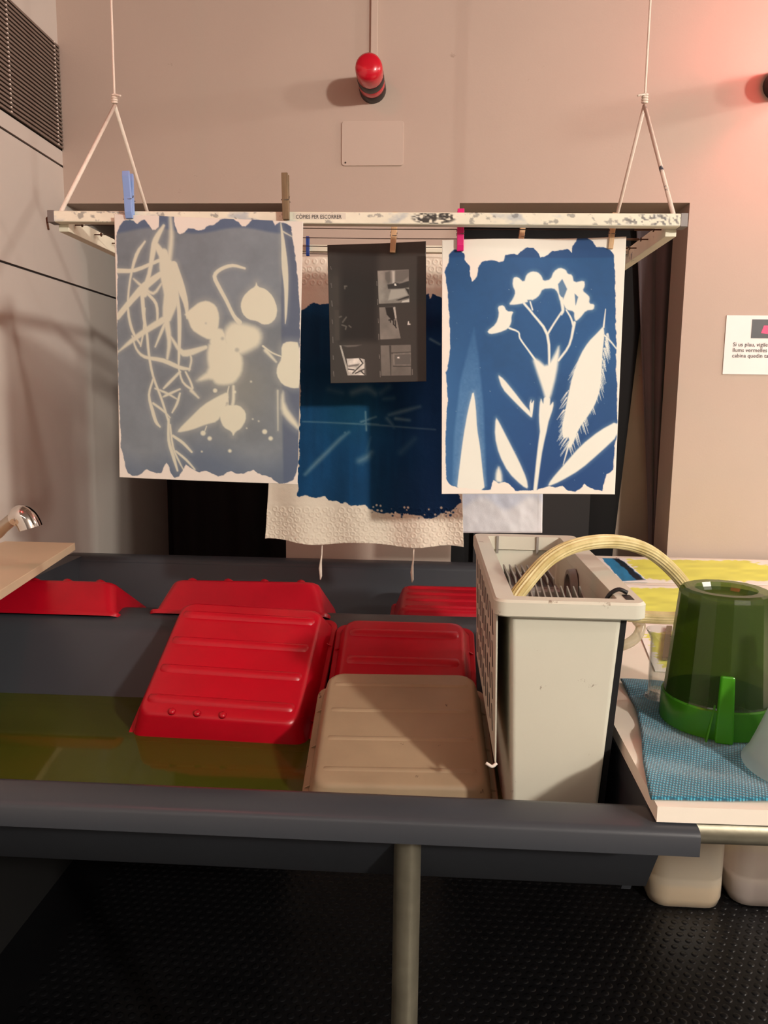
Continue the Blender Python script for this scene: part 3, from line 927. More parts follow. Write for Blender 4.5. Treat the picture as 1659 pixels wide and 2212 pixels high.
for P_, b in [
    ([(1045, 750), (1055, 785), (1110, 800), (1160, 850), (1190, 930), (1180, 1000), (1140, 1040), (1090, 1045), (1050, 1020), (990, 1010), (950, 970), (935, 910), (955, 850), (1000, 805), (1035, 785)], 2),
    ([(545, 970), (600, 930), (650, 890), (710, 878), (770, 910), (795, 980), (790, 1060), (770, 1140), (720, 1150), (660, 1120), (600, 1080), (570, 1000)], 4),
    ([(830, 1070), (880, 1020), (960, 1030), (1060, 1060), (1090, 1120), (1070, 1190), (1000, 1230), (930, 1260), (850, 1230), (810, 1150)], 12),
    ([(720, 1160), (820, 1140), (930, 1200), (960, 1290), (950, 1380), (900, 1450), (840, 1465), (770, 1460), (740, 1420), (650, 1440), (640, 1420), (720, 1360), (705, 1260)], 8),
    ([(770, 1060), (830, 1080), (860, 1200), (740, 1240), (720, 1140)], 6),
    ([(1215, 1180), (1260, 1155), (1345, 1165), (1345, 1480), (1290, 1485), (1220, 1460), (1180, 1390), (1185, 1330), (1215, 1280)], 2.5),
    ([(855, 1505), (860, 1560), (820, 1650), (780, 1720), (700, 1740), (600, 1780), (500, 1800), (510, 1770), (590, 1690), (680, 1600), (780, 1540)], 3.5),
    ([(790, 1620), (850, 1600), (930, 1600), (975, 1650), (975, 1710), (940, 1770), (905, 1790), (885, 1825), (875, 1790), (820, 1760), (795, 1700)], 3),
    ([(1230, 1490), (1240, 1600), (1338, 1745), (1338, 1790), (1260, 1720), (1210, 1650), (1210, 1540)], 8),
    ([(620, 1440), (700, 1400), (740, 1380), (740, 1420)], 12),
]:
    sd = poly_sd(X, Y, zl(chaikin(P_)))
    wm = np.maximum(wm, cover(sd, b * .8)); halo = np.maximum(halo, cover(sd - 4, 13) * .32)
for cx_, cy_, r_ in [(680, 1800, 18), (725, 1838, 15), (1100, 1790, 17), (1140, 1838, 15), (862, 1927, 12), (765, 1500, 15), (1010, 1437, 6), (670, 1932, 6), (1060, 1715, 5), (978, 1765, 5), (1020, 1700, 5), (895, 1510, 14)]:
    a, b = zl([(cx_, cy_)])[0]
    wm = np.maximum(wm, cover(np.hypot(X - a, Y - b) - r_ / 3.207, 2.2))
wm = np.maximum(wm, halo)
for cx_, cy_, r_ in [(915, 1218, 14), (815, 1140, 10), (700, 1035, 5), (848, 1590, 8)]:
    a, b = zl([(cx_, cy_)])[0]
    wm *= 1 - .4 * cover(np.hypot(X - a, Y - b) - r_ / 3.207, 3)
img = blue * (1 - wm[..., None]) + np.array([208, 209, 188]) * wm[..., None]
C = C * (1 - E_[..., None]) + img * E_[..., None]
o = grid_obj('faded_print', V, C, M['print'], thick=.0006)
props(o, 'faded grey-blue cyanotype of leaves and stems, leftmost hanging print', 'print', 'prints hung on the drying rack')


# --- vivid print at right
def zr(p): return zl(p, 930, 430, 2.95)


q = [(955, 519), (1352, 512), (954, 1067), (1328, 1068)]
X, Y = quad_px(q, nu, nv)
V = world_quad(q, 1.392, nu, nv)
V[..., 1] += .006 * np.sin(PI * uu) * vv - .005 * np.sin(2.2 * PI * uu) * (1 - vv) ** 3
C = np.zeros((nv, nu, 3)) + np.array([236, 230, 218])
em = zr([(120, 350), (150, 322), (190, 325), (215, 345), (220, 385), (250, 420), (258, 490), (265, 520), (295, 490), (305, 430), (330, 395), (380, 385), (430, 395), (465, 395), (480, 355), (520, 345), (560, 350), (590, 325), (620, 305), (660, 308), (690, 335), (705, 365), (740, 355), (780, 325), (830, 320), (880, 312), (905, 335), (910, 290), (935, 270), (940, 243), (1000, 240), (1040, 270), (1055, 300), (1100, 305), (1145, 320), (1168, 350), (1175, 450), (1180, 700), (1185, 900), (1183, 1050), (1190, 1200), (1190, 1500), (1172, 1560), (1165, 1720), (1120, 1750), (1110, 1800), (1095, 1860), (1050, 1850), (1015, 1835), (985, 1812), (960, 1850), (930, 1865), (880, 1855), (850, 1825), (800, 1838), (760, 1828), (720, 1840), (680, 1855), (620, 1860), (545, 1860), (510, 1815), (480, 1800), (440, 1810), (405, 1792), (385, 1850), (345, 1855), (165, 1835), (120, 1815), (100, 1780), (95, 1600), (100, 1400), (110, 1250), (98, 1090), (110, 1050), (125, 950), (120, 700), (105, 550), (90, 460), (105, 420), (118, 400)])
E_ = ragged(X, Y, em, 4, 8, 25, .8)
blue = np.zeros_like(C) + np.array([38, 84, 134])
blue *= (1 + .16 * (fbm(X, Y, 120, 31) - .5) + .05 * (fbm(X, Y, 10, 33) - .5))[..., None]
blue = mixc(blue, (32, 68, 122), np.clip((Y - 760) / 280, 0, 1) * np.clip((X - 1000) / 150, 0, 1) * .8)
blue = mixc(blue, (66, 116, 166), np.clip((1040 - X) / 90, 0, 1) * np.clip((Y - 600) / 300, 0, 1) * .6)
blue = mixc(blue, (28, 62, 112), np.clip((556 - Y) / 3, 0, 1) * .55)
lc = cover(poly_sd(X, Y, zr([(280, 800), (310, 1000), (340, 1300), (362, 1830), (140, 1830), (150, 1500), (190, 1150), (240, 950)])), 4)
lc *= .35 + .65 * np.clip((Y - 700) / 150, 0, 1)
blue = mixc(blue, (92, 138, 184), lc * (.45 + .35 * fbm(X, Y, 5, 40)))
wm = np.zeros(X.shape); halo = np.zeros(X.shape)
for P_, b in [
    ([(530, 490), (560, 485), (600, 520), (615, 470), (650, 450), (690, 455), (715, 480), (725, 510), (770, 500), (790, 450), (830, 425), (870, 440), (880, 465), (910, 470), (920, 520), (985, 505), (990, 540), (975, 570), (1000, 590), (1020, 610), (1015, 650), (1050, 655), (1045, 690), (995, 695), (960, 740), (930, 765), (920, 740), (920, 700), (870, 690), (850, 650), (830, 640), (815, 580), (790, 555), (720, 560), (700, 600), (670, 625), (600, 650), (545, 660), (500, 660), (530, 620), (545, 580), (525, 540)], 2),
    ([(430, 670), (470, 660), (490, 700), (535, 700), (520, 730), (520, 770), (500, 810), (440, 835), (380, 845), (362, 825), (420, 780), (440, 720)], 1.6),
    ([(650, 990), (690, 1000), (745, 1050), (790, 980), (825, 905), (830, 960), (810, 1100), (770, 1260), (745, 1290), (720, 1200), (690, 1110)], 5),
    ([(710, 1245), (725, 1290), (765, 1300), (790, 1268), (790, 1310), (760, 1400), (735, 1480), (705, 1500), (695, 1380), (700, 1290)], 2),
    ([(430, 1097), (470, 1125), (540, 1210), (600, 1290), (645, 1340), (655, 1385), (610, 1345), (530, 1265), (460, 1190)], 2.2),
    ([(635, 1290), (650, 1250), (648, 1290), (667, 1256), (662, 1310), (652, 1385), (640, 1350)], 1),
    ([(418, 1372), (440, 1400), (500, 1520), (570, 1660), (620, 1780), (630, 1850), (590, 1830), (500, 1740), (440, 1620), (412, 1500)], 2.5),
    ([(440, 1690), (460, 1740), (465, 1810), (415, 1800), (420, 1730)], 5),
    ([(1195, 1395), (1195, 1495), (1100, 1590), (960, 1720), (830, 1800), (750, 1835), (770, 1790), (860, 1680), (960, 1560), (1080, 1460)], 2.2),
    ([(275, 1190), (292, 1300), (300, 1450), (320, 1570), (335, 1720), (352, 1870), (166, 1870), (185, 1700), (210, 1500), (240, 1330)], 1.6),
    ([(1105, 790), (1112, 850), (1100, 950), (1095, 1080), (1085, 1200), (1050, 1300), (1000, 1380), (950, 1450), (910, 1560), (880, 1585), (890, 1500), (850, 1520), (840, 1440), (860, 1350), (880, 1240), (910, 1100), (960, 970), (1010, 890), (1070, 830)], 1.6),
]:
    sd = poly_sd(X, Y, zr(chaikin(P_)))
    wm = np.maximum(wm, cover(sd, b)); halo = np.maximum(halo, cover(sd - 2, 8) * .28)
for P_, b in [([(820, 530), (845, 500), (875, 560), (850, 622), (828, 590)], 2), ([(925, 590), (945, 610), (930, 660)], 1.5), ([(622, 630), (648, 628), (640, 665)], 2)]:
    wm *= 1 - cover(poly_sd(X, Y, zr(P_)), b)
for pts_, w, b in [
    ([(600, 650), (660, 720), (750, 845), (762, 1050), (755, 1200)], [16, 14, 18, 16, 30], 1.6),
    ([(640, 640), (655, 690)], [10, 10], 1.5),
    ([(850, 690), (790, 780), (750, 845)], [12, 12, 14], 1.5),
    ([(840, 620), (850, 690), (840, 720)], [24, 20, 10], 2),
    ([(505, 805), (565, 830), (575, 870), (625, 940), (680, 1015)], [14, 10, 11, 11, 16], 1.4),
    ([(922, 770), (890, 910), (820, 1010)], [20, 14, 16], 1.6),
    ([(870, 690), (900, 740), (915, 790)], [10, 12, 14], 1.4),
    ([(748, 1260), (735, 1400), (702, 1600), (672, 1862)], [44, 48, 32, 24], 2),
    ([(1118, 686), (1105, 800)], [5, 12], 1), ([(890, 1540), (850, 1690)], [14, 5], 1.4), ([(1110, 850), (1150, 890), (1185, 935)], [12, 10, 8], 1.6),
]:
    pts_, w = curve(pts_, w)
    wm = np.maximum(wm, stroke(X, Y, zr(pts_), [a / 2.95 for a in w], b))
rr = np.random.default_rng(3)
spine = [(1108, 830), (1060, 1000), (1000, 1200), (930, 1400), (885, 1560)]
for k in range(170):
    t = rr.random() * 3.99; i = int(t); f_ = t - i
    sx = spine[i][0] + (spine[i + 1][0] - spine[i][0]) * f_; sy = spine[i][1] + (spine[i + 1][1] - spine[i][1]) * f_
    side = rr.choice([-1, 1]); wd = 60 * math.sin(min(1, (t + .35) / 4.2) * PI) + 6
    ax_ = sx + side * wd * rr.uniform(.5, 1) * (1.9 if side < 0 else 1.1); ay_ = sy + rr.uniform(-10, 30)
    ln = rr.uniform(35, 85)
    wm = np.maximum(wm, stroke(X, Y, zr([(ax_, ay_), (ax_ + side * ln * .36 - (20 if side < 0 else 6), ay_ + ln)]), [rr.uniform(5, 9) / 2.95, .6], 1.0))
for k in range(46):
    a, b = rr.uniform(970, 1320), rr.uniform(560, 1050)
    wm = np.maximum(wm, cover(np.hypot(X - a, Y - b) - rr.uniform(.2, .7), .9) * .8)
wm = np.maximum(wm, halo)
img = blue * (1 - wm[..., None]) + np.array([231, 233, 221]) * wm[..., None]
C = C * (1 - E_[..., None]) + img * E_[..., None]
o = grid_obj('flower_print', V, C, M['print'], thick=.0006)
props(o, 'vivid blue cyanotype of a flower and grass head, rightmost hanging print', 'print', 'prints hung on the drying rack')


# --- contact sheet
def zc(p): return zl(p, 700, 500, 6.506)


q = [(707, 529), (920, 521), (714, 828), (921, 824)]
nu2, nv2 = 180, 260
X, Y = quad_px(q, nu2, nv2)
V = world_quad(q, 1.452, nu2, nv2)
u2 = np.linspace(0, 1, nu2)[None, :]; v2 = np.linspace(0, 1, nv2)[:, None]
V[..., 1] += .004 * np.sin(PI * u2) + .002 * np.sin(3 * v2)
C = np.zeros((nv2, nu2, 3)) + np.array([62, 57, 53])
C = mixc(C, (34, 30, 28), cover(poly_sd(X, Y, zc([(230, 300), (740, 300), (740, 1530), (230, 1530)])), 12))
C = mixc(C, (44, 39, 37), cover(poly_sd(X, Y, zc([(60, 220), (740, 200), (740, 560), (60, 560)])), 20) * .5)


def frame(P_, col, amp, s, seed, b=.6):
    global C
    a = cover(poly_sd(X, Y, zc(P_)), b)
    nz = fbm(X, Y, s, seed)
    cc = np.array(col, float)[None, None] * (1 + amp * (nz - .5))[..., None]
    C = C * (1 - a[..., None]) + cc * a[..., None]


def mark(P_, col, b=.7, al=1.0):
    global C
    C = mixc(C, col, cover(poly_sd(X, Y, zc(P_)), b) * al)


frame([(752, 540), (1190, 522), (1200, 980), (770, 1000)], (142, 136, 128), .5, 22, 51)
mark([(860, 560), (930, 540), (935, 690), (900, 720), (860, 650)], (104, 100, 95), 2)
mark([(1000, 540), (1190, 525), (1190, 620), (1100, 690), (1000, 690)], (112, 107, 101), 2)
mark([(955, 540), (995, 540), (995, 720), (960, 720)], (196, 190, 180), 2)
mark([(890, 730), (960, 720), (1000, 700), (1060, 720), (1195, 680), (1195, 770), (1100, 785), (900, 790)], (58, 54, 52), 1.2)
mark([(985, 720), (1010, 715), (1020, 745), (990, 750)], (230, 225, 215), .7)
mark([(940, 800), (1130, 790), (1180, 880), (1050, 920), (900, 950)], (176, 170, 160), 2)
mark([(1140, 780), (1195, 800), (1195, 880)], (48, 45, 43), 1)
mark([(1010, 950), (1195, 885), (1195, 915), (1050, 955)], (52, 49, 47), .8)
mark([(1100, 960), (1198, 935), (1198, 978), (1090, 984)], (208, 202, 192), .8)
frame([(775, 1050), (1000, 1040), (1020, 1200), (1078, 1490), (790, 1505)], (132, 126, 118), .35, 26, 53)
mark([(860, 1050), (975, 1045), (1000, 1210), (960, 1240), (880, 1150)], (38, 34, 32), 1.2)
mark([(970, 1050), (1000, 1045), (1020, 1200), (1000, 1210)], (186, 180, 170), .7)
for P_ in ([(910, 1230), (960, 1220)], [(930, 1220), (935, 1260)], [(975, 1230), (975, 1290), (1000, 1310), (1015, 1340)], [(1000, 1240), (1005, 1310)]):
    C = mixc(C, (36, 32, 30), stroke(X, Y, zc(P_), 2.4, .7))
mark([(1180, 1250), (1195, 1245), (1195, 1280), (1215, 1280), (1215, 1298), (1172, 1300)], (220, 214, 205), .8)
frame([(795, 1590), (1220, 1580), (1225, 2020), (805, 2025)], (112, 106, 99), .3, 24, 55)
mark([(915, 1590), (945, 1590), (945, 2020), (935, 2020)], (70, 66, 62), 1)
mark([(945, 1690), (1220, 1680), (1220, 1700), (945, 1710)], (72, 68, 64), .8)
frame([(970, 1705), (1220, 1690), (1222, 1880), (975, 1885)], (124, 118, 110), .5, 8, 56)
mark([(990, 1725), (1215, 1712), (1215, 1862), (995, 1868)], (100, 95, 90), 1)
mark([(970, 1880), (1225, 1880), (1225, 1892), (970, 1894)], (50, 47, 44), .7)
mark([(1030, 1755), (1060, 1752), (1060, 1775), (1030, 1775)], (236, 230, 220), .8)
frame([(215, 1590), (240, 1590), (360, 2020), (330, 2020)], (176, 170, 160), .3, 10, 57)
mark([(240, 1590), (530, 1580), (450, 1605), (330, 1615)], (104, 98, 92), 1.5)
frame([(315, 1780), (500, 1770), (570, 1790), (568, 2018), (350, 2018)], (206, 200, 190), .5, 10, 58)
mark([(320, 1880), (500, 1850), (480, 1880), (350, 1900)], (120, 114, 107), 1.5)
for P_ in ([(500, 1780), (545, 1845), (400, 1990)], [(340, 1930), (420, 1940)], [(440, 1990), (560, 1930)], [(520, 1960), (560, 2000)]):
    C = mixc(C, (58, 54, 50), stroke(X, Y, zc(P_), 2.6, .8))
mark([(130, 620), (195, 620), (205, 1020), (140, 1020)], (64, 58, 53), 2)
mark([(140, 1090), (205, 1090), (215, 1520), (150, 1520)], (70, 64, 58), 2)
for P_ in ([(215, 1190), (240, 1180)], [(260, 1260), (310, 1190)], [(250, 1300), (310, 1320), (300, 1360)], [(350, 1310), (375, 1330)], [(290, 760), (290, 790)], [(290, 755), (315, 755)]):
    C = mixc(C, (112, 106, 98), stroke(X, Y, zc(P_), 3, 1.4) * .8)
for xa, ya, xb, yb in [(92, 490, 98, 520), (98, 720, 104, 770), (105, 965, 112, 1035), (112, 1230, 116, 1280), (120, 1475, 125, 1550), (126, 1740, 130, 1790), (132, 1965, 138, 2030),
                       (742, 690, 745, 745), (750, 940, 753, 1010), (760, 1215, 764, 1265), (766, 1430, 770, 1505), (776, 1725, 780, 1775), (786, 1960, 790, 2040), (578, 1840, 586, 2010), (1240, 1935, 1243, 2005)]:
    nd = int((yb - ya) / 17) + 1
    for k in range(nd + 1):
        a, b = zc([(xa + (xb - xa) * k / nd, ya + (yb - ya) * k / nd)])[0]
        C = mixc(C, (214, 208, 198), cover(np.hypot(X - a, Y - b) - .6, .7) * .8)
o = grid_obj('contact_sheet', V, C, M['print_gloss'], thick=.0004)
props(o, 'black photographic contact sheet with six small frames, hanging in the middle', 'print', 'prints hung on the drying rack')

# --- lace cloth with blue coating
q = [(607, 556), (988, 548), (571, 1168), (1001, 1184)]
nu3, nv3 = 330, 470
X, Y = quad_px(q, nu3, nv3)
V = world_quad(q, 1.598, nu3, nv3)
u3 = np.linspace(0, 1, nu3)[None, :]; v3 = np.linspace(0, 1, nv3)[:, None]
fold = .007 * np.sin(u3 * 21 + 1.2 * np.sin(v3 * 3) + .5) * (.25 + .75 * v3 ** 2) + .005 * np.sin(u3 * 9 + 2) * v3
V[..., 1] += fold + .002 * fbm(X, Y, 30, 60)
V[..., 2] += .004 * np.sin(u3 * 14 + 1) * np.clip((v3 - .9) / .1, 0, 1)
# embroidered rings near the bottom and the top
hgt = np.zeros(X.shape)
for j in range(0, 12):
    for i in range(0, 24):
        cx_ = 572 + (i + (j % 2) * .5) * 18.5 + rr.uniform(-3, 3); cy_ = (1098 + j * 11) + rr.uniform(-2, 2)
        if j >= 8: cy_ = 566 + (j - 8) * 14 + rr.uniform(-2, 2)
        R_ = rr.uniform(3.6, 6.2)
        d = np.hypot(X - cx_, Y - cy_)
        hgt = np.maximum(hgt, np.exp(-((d - R_) / 1.3) ** 2) + .0)
        hgt = np.maximum(hgt, .8 * np.exp(-(d / 1.1) ** 2))
hgt += .5 * fbm(X, Y, 7, 71)
band = np.clip((Y - 1078) / 8, 0, 1) + np.clip((626 - Y) / 8, 0, 1)
V[..., 1] -= .0016 * hgt * band
C = np.zeros((nv3, nu3, 3)) + np.array([226, 216, 198])
em = [(646, 670), (664, 660), (678, 650), (708, 652), (760, 645), (900, 640), (926, 630), (928, 642), (936, 628), (946, 634), (957, 640), (975, 645), (985, 800), (990, 1050), (996, 1080), (980, 1096), (960, 1104), (945, 1114), (930, 1119), (915, 1112), (880, 1108), (845, 1108), (815, 1104), (797, 1096), (790, 1086), (760, 1086), (712, 1076), (700, 1068), (676, 1070), (668, 1066), (650, 1068), (644, 1064), (650, 900), (650, 760)]
E_ = ragged(X, Y, em, 9, 9, 75, .9)
for k in range(70):
    a = rr.uniform(800, 990); b = 1100 + rr.uniform(-8, 16) - .0007 * (a - 900) ** 2
    d = np.hypot(X - a, Y - b) - rr.uniform(.8, 3)
    E_ = np.maximum(E_, cover(d, .8)) if rr.random() < .6 else E_ * (1 - cover(d, .8))
blue = np.zeros_like(C) + np.array([16, 66, 108])
blue *= (1 + .35 * (fbm(X, Y, 110, 81) - .5) + .12 * (vnoise(X, Y * .12, 8, 83) - .5))[..., None]
blue = mixc(blue, (14, 38, 82), np.clip((X - 800) / 130, 0, 1) * .6)
blue = mixc(blue, (18, 78, 104), np.exp(-(((X - 760) / 70) ** 2 + ((Y - 880) / 60) ** 2)) * .6)
pm = np.zeros(X.shape)


def z4(p): return zl(p, 600, 440, 2.697)


for pts_, w, b, al in [
    ([(150, 1248), (400, 1258), (600, 1270), (920, 1295)], [2, 3, 4, 2], 1.5, .40),
    ([(165, 1560), (230, 1490), (290, 1430), (370, 1350), (420, 1310)], [8, 14, 14, 12, 5], 3, .38),
    ([(480, 1480), (520, 1460), (548, 1430)], [16, 18, 8], 5, .40),
    ([(515, 1190), (520, 1300)], [3, 4], 1.5, .55), ([(490, 1250), (575, 1220)], [5, 3], 2, .5), ([(510, 1260), (590, 1265)], [4, 2], 1.5, .5),
    ([(650, 1210), (720, 1190), (830, 1160)], [6, 12, 6], 3, .38), ([(690, 1230), (770, 1240)], [10, 6], 2.5, .42), ([(640, 1230), (680, 1280)], [10, 5], 3, .35),
    ([(440, 1080), (520, 1055), (570, 1085)], [12, 16, 8], 6, .42), ([(600, 1080), (650, 1045)], [12, 8], 6, .25), ([(620, 1115), (680, 1110)], [6, 4], 4, .25),
    ([(720, 1430), (800, 1350)], [10, 6], 6, .22), ([(890, 770), (945, 800)], [6, 5], 2, .5), ([(300, 1060), (380, 1080)], [10, 6], 5, .2), ([(500, 1500), (545, 1340)], [3, 2], 3, .2),
]:
    pts_, w = curve(pts_, w)
    pm = np.maximum(pm, stroke(X, Y, z4(pts_), [a / 2.697 * 1.5 for a in w], b * 1.9 + .6) * al * 1.25)
for k in range(9):
    a, b = z4([(190 + k * 26, 1530 - k * 27)])[0]
    pm = np.maximum(pm, cover(np.hypot(X - a, (Y - b)) - 3.0, 2.5) * .35)
img = blue * (1 - pm[..., None]) + np.array([176, 190, 186]) * pm[..., None]
C = C * (1 - E_[..., None]) + img * E_[..., None]
lace = thing('lace_cloth', 'white embroidered cloth with a deep blue coating, hanging behind the contact sheet', 'cloth', atY(785, 560, 1.598), 'prints hung on the drying rack')
grid_obj('fabric', V, C, M['print_cloth'], lace, thick=.001)
for (px, v0, v1) in ((693, 1176, 1256), (891, 1184, 1262)):
    p = [atY(px + 3, v0 - 6, 1.61), atY(px + 2, v0 + 22, 1.61), atY(px, v0 + 38, 1.61), atY(px - 1, v0 + 52, 1.61), atY(px, v0 + 68, 1.61), atY(px - 1, v1 - 4, 1.61)]
    obj('tie_tape', MB().tube(p, [.0013, .0014, .0022, .0034, .0026, .0014], 10), M['rope'], lace, True)
# --- white satin cloth behind
q = [(1004, 560), (1180, 558), (985, 1152), (1172, 1152)]
X, Y = quad_px(q, 60, 120); V = world_quad(q, 1.86, 60, 120)
V[..., 1] += .008 * fbm(X, Y, 60, 91) + .004 * fbm(X, Y, 22, 95)
C = np.zeros((120, 60, 3)) + np.array([218, 218, 222])
C = mixc(C, (176, 184, 204), np.clip((1092 + 14 * np.sin(X / 17) - Y) / 14, 0, 1) * .6)
C = mixc(C, (196, 196, 200), cover(np.abs(X - (1164 - (Y - 1065) * .03)) - .7, 1))
o = grid_obj('satin_cloth', V, C, M['print_cloth'], thick=.001)
props(o, 'plain white satin cloth hanging behind the right flower print', 'cloth', 'prints hung on the drying rack')

# ------------------------------------------------------------------ drying rack
rack = thing('drying_rack', 'white painted wooden drying rack hanging from two cords', 'rack', (-.12, 1.62, 1.68))
YF = 1.345
fl0 = atY(113, 455, YF); fl1 = atY(113, 479, YF); fr0 = atY(1472, 461, YF); fr1 = atY(1472, 489, YF)


def bar(name, A0, A1, B0, B1, dy, m, parent):   # A0,A1 top/bottom at left, B0,B1 at right
    p = [A1, B1, B1 + [0, dy, 0], A1 + [0, dy, 0], A0, B0, B0 + [0, dy, 0], A0 + [0, dy, 0]]
    return obj(name, MB().hexa(p), m, parent, bevel=.0012)


zt = (fl0[2] + fr0[2]) / 2; zb = (fl1[2] + fr1[2]) / 2
Lx, Rx = fl0[0], fr0[0]
A0 = np.array([Lx, YF, fl0[2]]); A1 = np.array([Lx, YF, fl1[2]]); B0 = np.array([Rx, YF, fr0[2]]); B1 = np.array([Rx, YF, fr1[2]])
fb = bar('front_bar', A0, A1, B0, B1, .020, M['whitewood'], rack)
nfx = 700; nfz = 16
fx = np.linspace(0, 1, nfx)[None, :]; fz = np.linspace(0, 1, nfz)[:, None]
Vf = np.zeros((nfz, nfx, 3))
Vf[..., 0] = Lx + .0005 + (Rx - Lx - .001) * fx; Vf[..., 1] = YF - .0006
Vf[..., 2] = (A0[2] - .0012 - (A0[2] - A1[2] - .0024) * fz) * (1 - fx) + (B0[2] - .0012 - (B0[2] - B1[2] - .0024) * fz) * fx
PX = 113 + 1359 * fx + 0 * fz; PY = 456 + 24 * fz + 8 * fx
Cf = np.zeros((nfz, nfx, 3)) + np.array([228, 225, 204])
Cf *= (1 + .08 * (fbm(PX, PY, 30, 201) - .5))[..., None]
Cf = mixc(Cf, (150, 164, 178), np.clip((fbm(PX * .6, PY, 26, 203) - .58) * 6, 0, 1) * .6)
Cf = mixc(Cf, (96, 98, 98), np.clip((fbm(PX, PY, 12, 207) - .66) * 14, 0, 1) * .5)
sm = cover(((PX - 952) / 46) ** 2 + ((PY - 471) / 15) ** 2 - 1, .35) * np.clip((vnoise(PX, PY * 1.6, 5, 211) - .30) * 3, 0, 1)
sm2 = cover(((PX - 1420) / 70) ** 2 + ((PY - 476) / 12) ** 2 - 1, .4) * np.clip((vnoise(PX, PY, 4, 213) - .55) * 4, 0, 1)
Cf = mixc(Cf, (44, 42, 40), np.clip(sm, 0, 1) * .9); Cf = mixc(Cf, (96, 96, 96), np.clip(sm2, 0, 1) * .8)
pf = grid_obj('painted_face', Vf, Cf, M['print'], rack)
D_ = np.array([0, .545, 0])
bar('back_bar', A0 + D_, A1 + D_, B0 + D_, B1 + D_, .018, M['whitewood'], rack)
dm = np.array([0, .262, -.003])
bar('middle_bar', A0 + dm + [.02, 0, 0], A1 + dm + [.02, 0, .006], B0 + dm - [.02, 0, 0], B1 + dm + [-.02, 0, .006], .016, M['whitewood'], rack)
for s, T0, T1 in ((1, A0, A1), (-1, B0, B1)):
    x0 = T0[0] if s > 0 else T0[0] - .018
    x1 = x0 + .018
    obj('side_rail', MB().box(x0, x1, YF + .0205, YF + .5445, T1[2] - .012, T0[2] - .004), M['whitewood'], rack, bevel=.001)
    xc = T0[0] - .009 if s > 0 else T0[0] - .001
    obj('corner_cap', MB().box(xc if s > 0 else xc, xc + .012, YF - .001, YF + .024, T1[2] - .0008, T0[2] + .0008), M['cap'], rack, bevel=.001)
    for k in range(6):
        y = YF + .045 + k * .080
        xi = x1 if s > 0 else x0
        z = T1[2] + .004
        nl = obj('nail', MB().tube([(xi - s * .004, y, z), (xi + s * .013, y, z)], .0011, 6).tube([(xi + s * .012, y, z), (xi + s * .0135, y, z)], .0036, 8), M['nail'], rack)
for k in range(6):
    y = YF + .045 + k * .080
    obj('wire', MB().tube([(Lx + .030, y, A1[2] + .004), (-.1, y + .002, (A1[2] + B1[2]) / 2 + .0015), (Rx - .030, y, B1[2] + .004)], .0007, 6), M['wire'], rack)
for k, s in ((0, -1), (1, -1), (2, -1)):
    y = YF + .045 + k * .080
    obj('tension_spring', MB().tube([(Rx - .062, y, B1[2] + .004), (Rx - .034, y, B1[2] + .004)], .0020, 8), M['nail'], rack)
obj('hook', MB().tube(smooth_path([(Lx - .008, YF + .01, A0[2] - .006), (Lx - .013, YF + .008, A0[2] - .010), (Lx - .013, YF + .006, A1[2] + .004), (Lx - .010, YF + .004, A1[2] - .012)], 4), .0018, 8), M['nail'], rack, True)
l0 = atY(633, 460, YF); l1 = atY(747, 474, YF)
lb = obj('label_strip', MB().box(l0[0], l1[0], YF - .0008, YF, l1[2], l0[2]), M['label'], rack)
p = atY(639, 472.2, YF - .0011)
text_mesh('lettering', 'CÒPIES PER ESCORRER', .0090, M['ink'], lb, Matrix.Translation(p) @ Matrix.Rotation(PI / 2, 4, 'X') @ Matrix.Scale(.83, 4, (1, 0, 0)))

# cords
for lab, apx, m, (tx, side) in (('white cord and sling holding the left end of the rack', (248, 228), M['rope'], (Lx + .009, 1)), ('white cord with a stained sling holding the right end of the rack', (1392, 228), M['rope_dirty'], (Rx - .009, -1))):
    ap = atY(*apx, 1.62)
    t = thing('hanging_cord', lab, 'cord', (ap[0], ap[1], ap[2]), 'cords holding the drying rack')
    zt_ = (A0 if side > 0 else B0)[2]
    obj('cord', MB().tube([(ap[0], ap[1], ap[2] + .004), (ap[0], ap[1], ap[2] + .03), (ap[0], ap[1], ZC)], .0022, 8), M['rope'], t, True)
    for yy in (YF + .012, YF + .53):
        obj('sling', MB().tube([(ap[0], ap[1], ap[2]), ((ap[0] + tx) / 2, (ap[1] + yy) / 2, (ap[2] + zt_) / 2), (tx, yy, zt_ + .0005)], .0036, 10), m, t, True)
    kn = MB()
    for k in range(4):
        kn.tube([(ap[0] + .0046 * math.cos(a), ap[1] + .0046 * math.sin(a), ap[2] + .006 + k * .0045 + .001 * math.sin(a)) for a in [2 * PI * j / 10 for j in range(11)]], .0022, 6)
    obj('knot', kn, M['rope'], t, True)
    e = -1 if side < 0 else 1
    obj('cord_tail', MB().tube(smooth_path([(ap[0], ap[1] - .004, ap[2] + .018), (ap[0] + e * .007, ap[1] - .007, ap[2] + .017), (ap[0] + e * .016, ap[1] - .008, ap[2] + .015)], 4), .0018, 8), M['rope'], t, True)


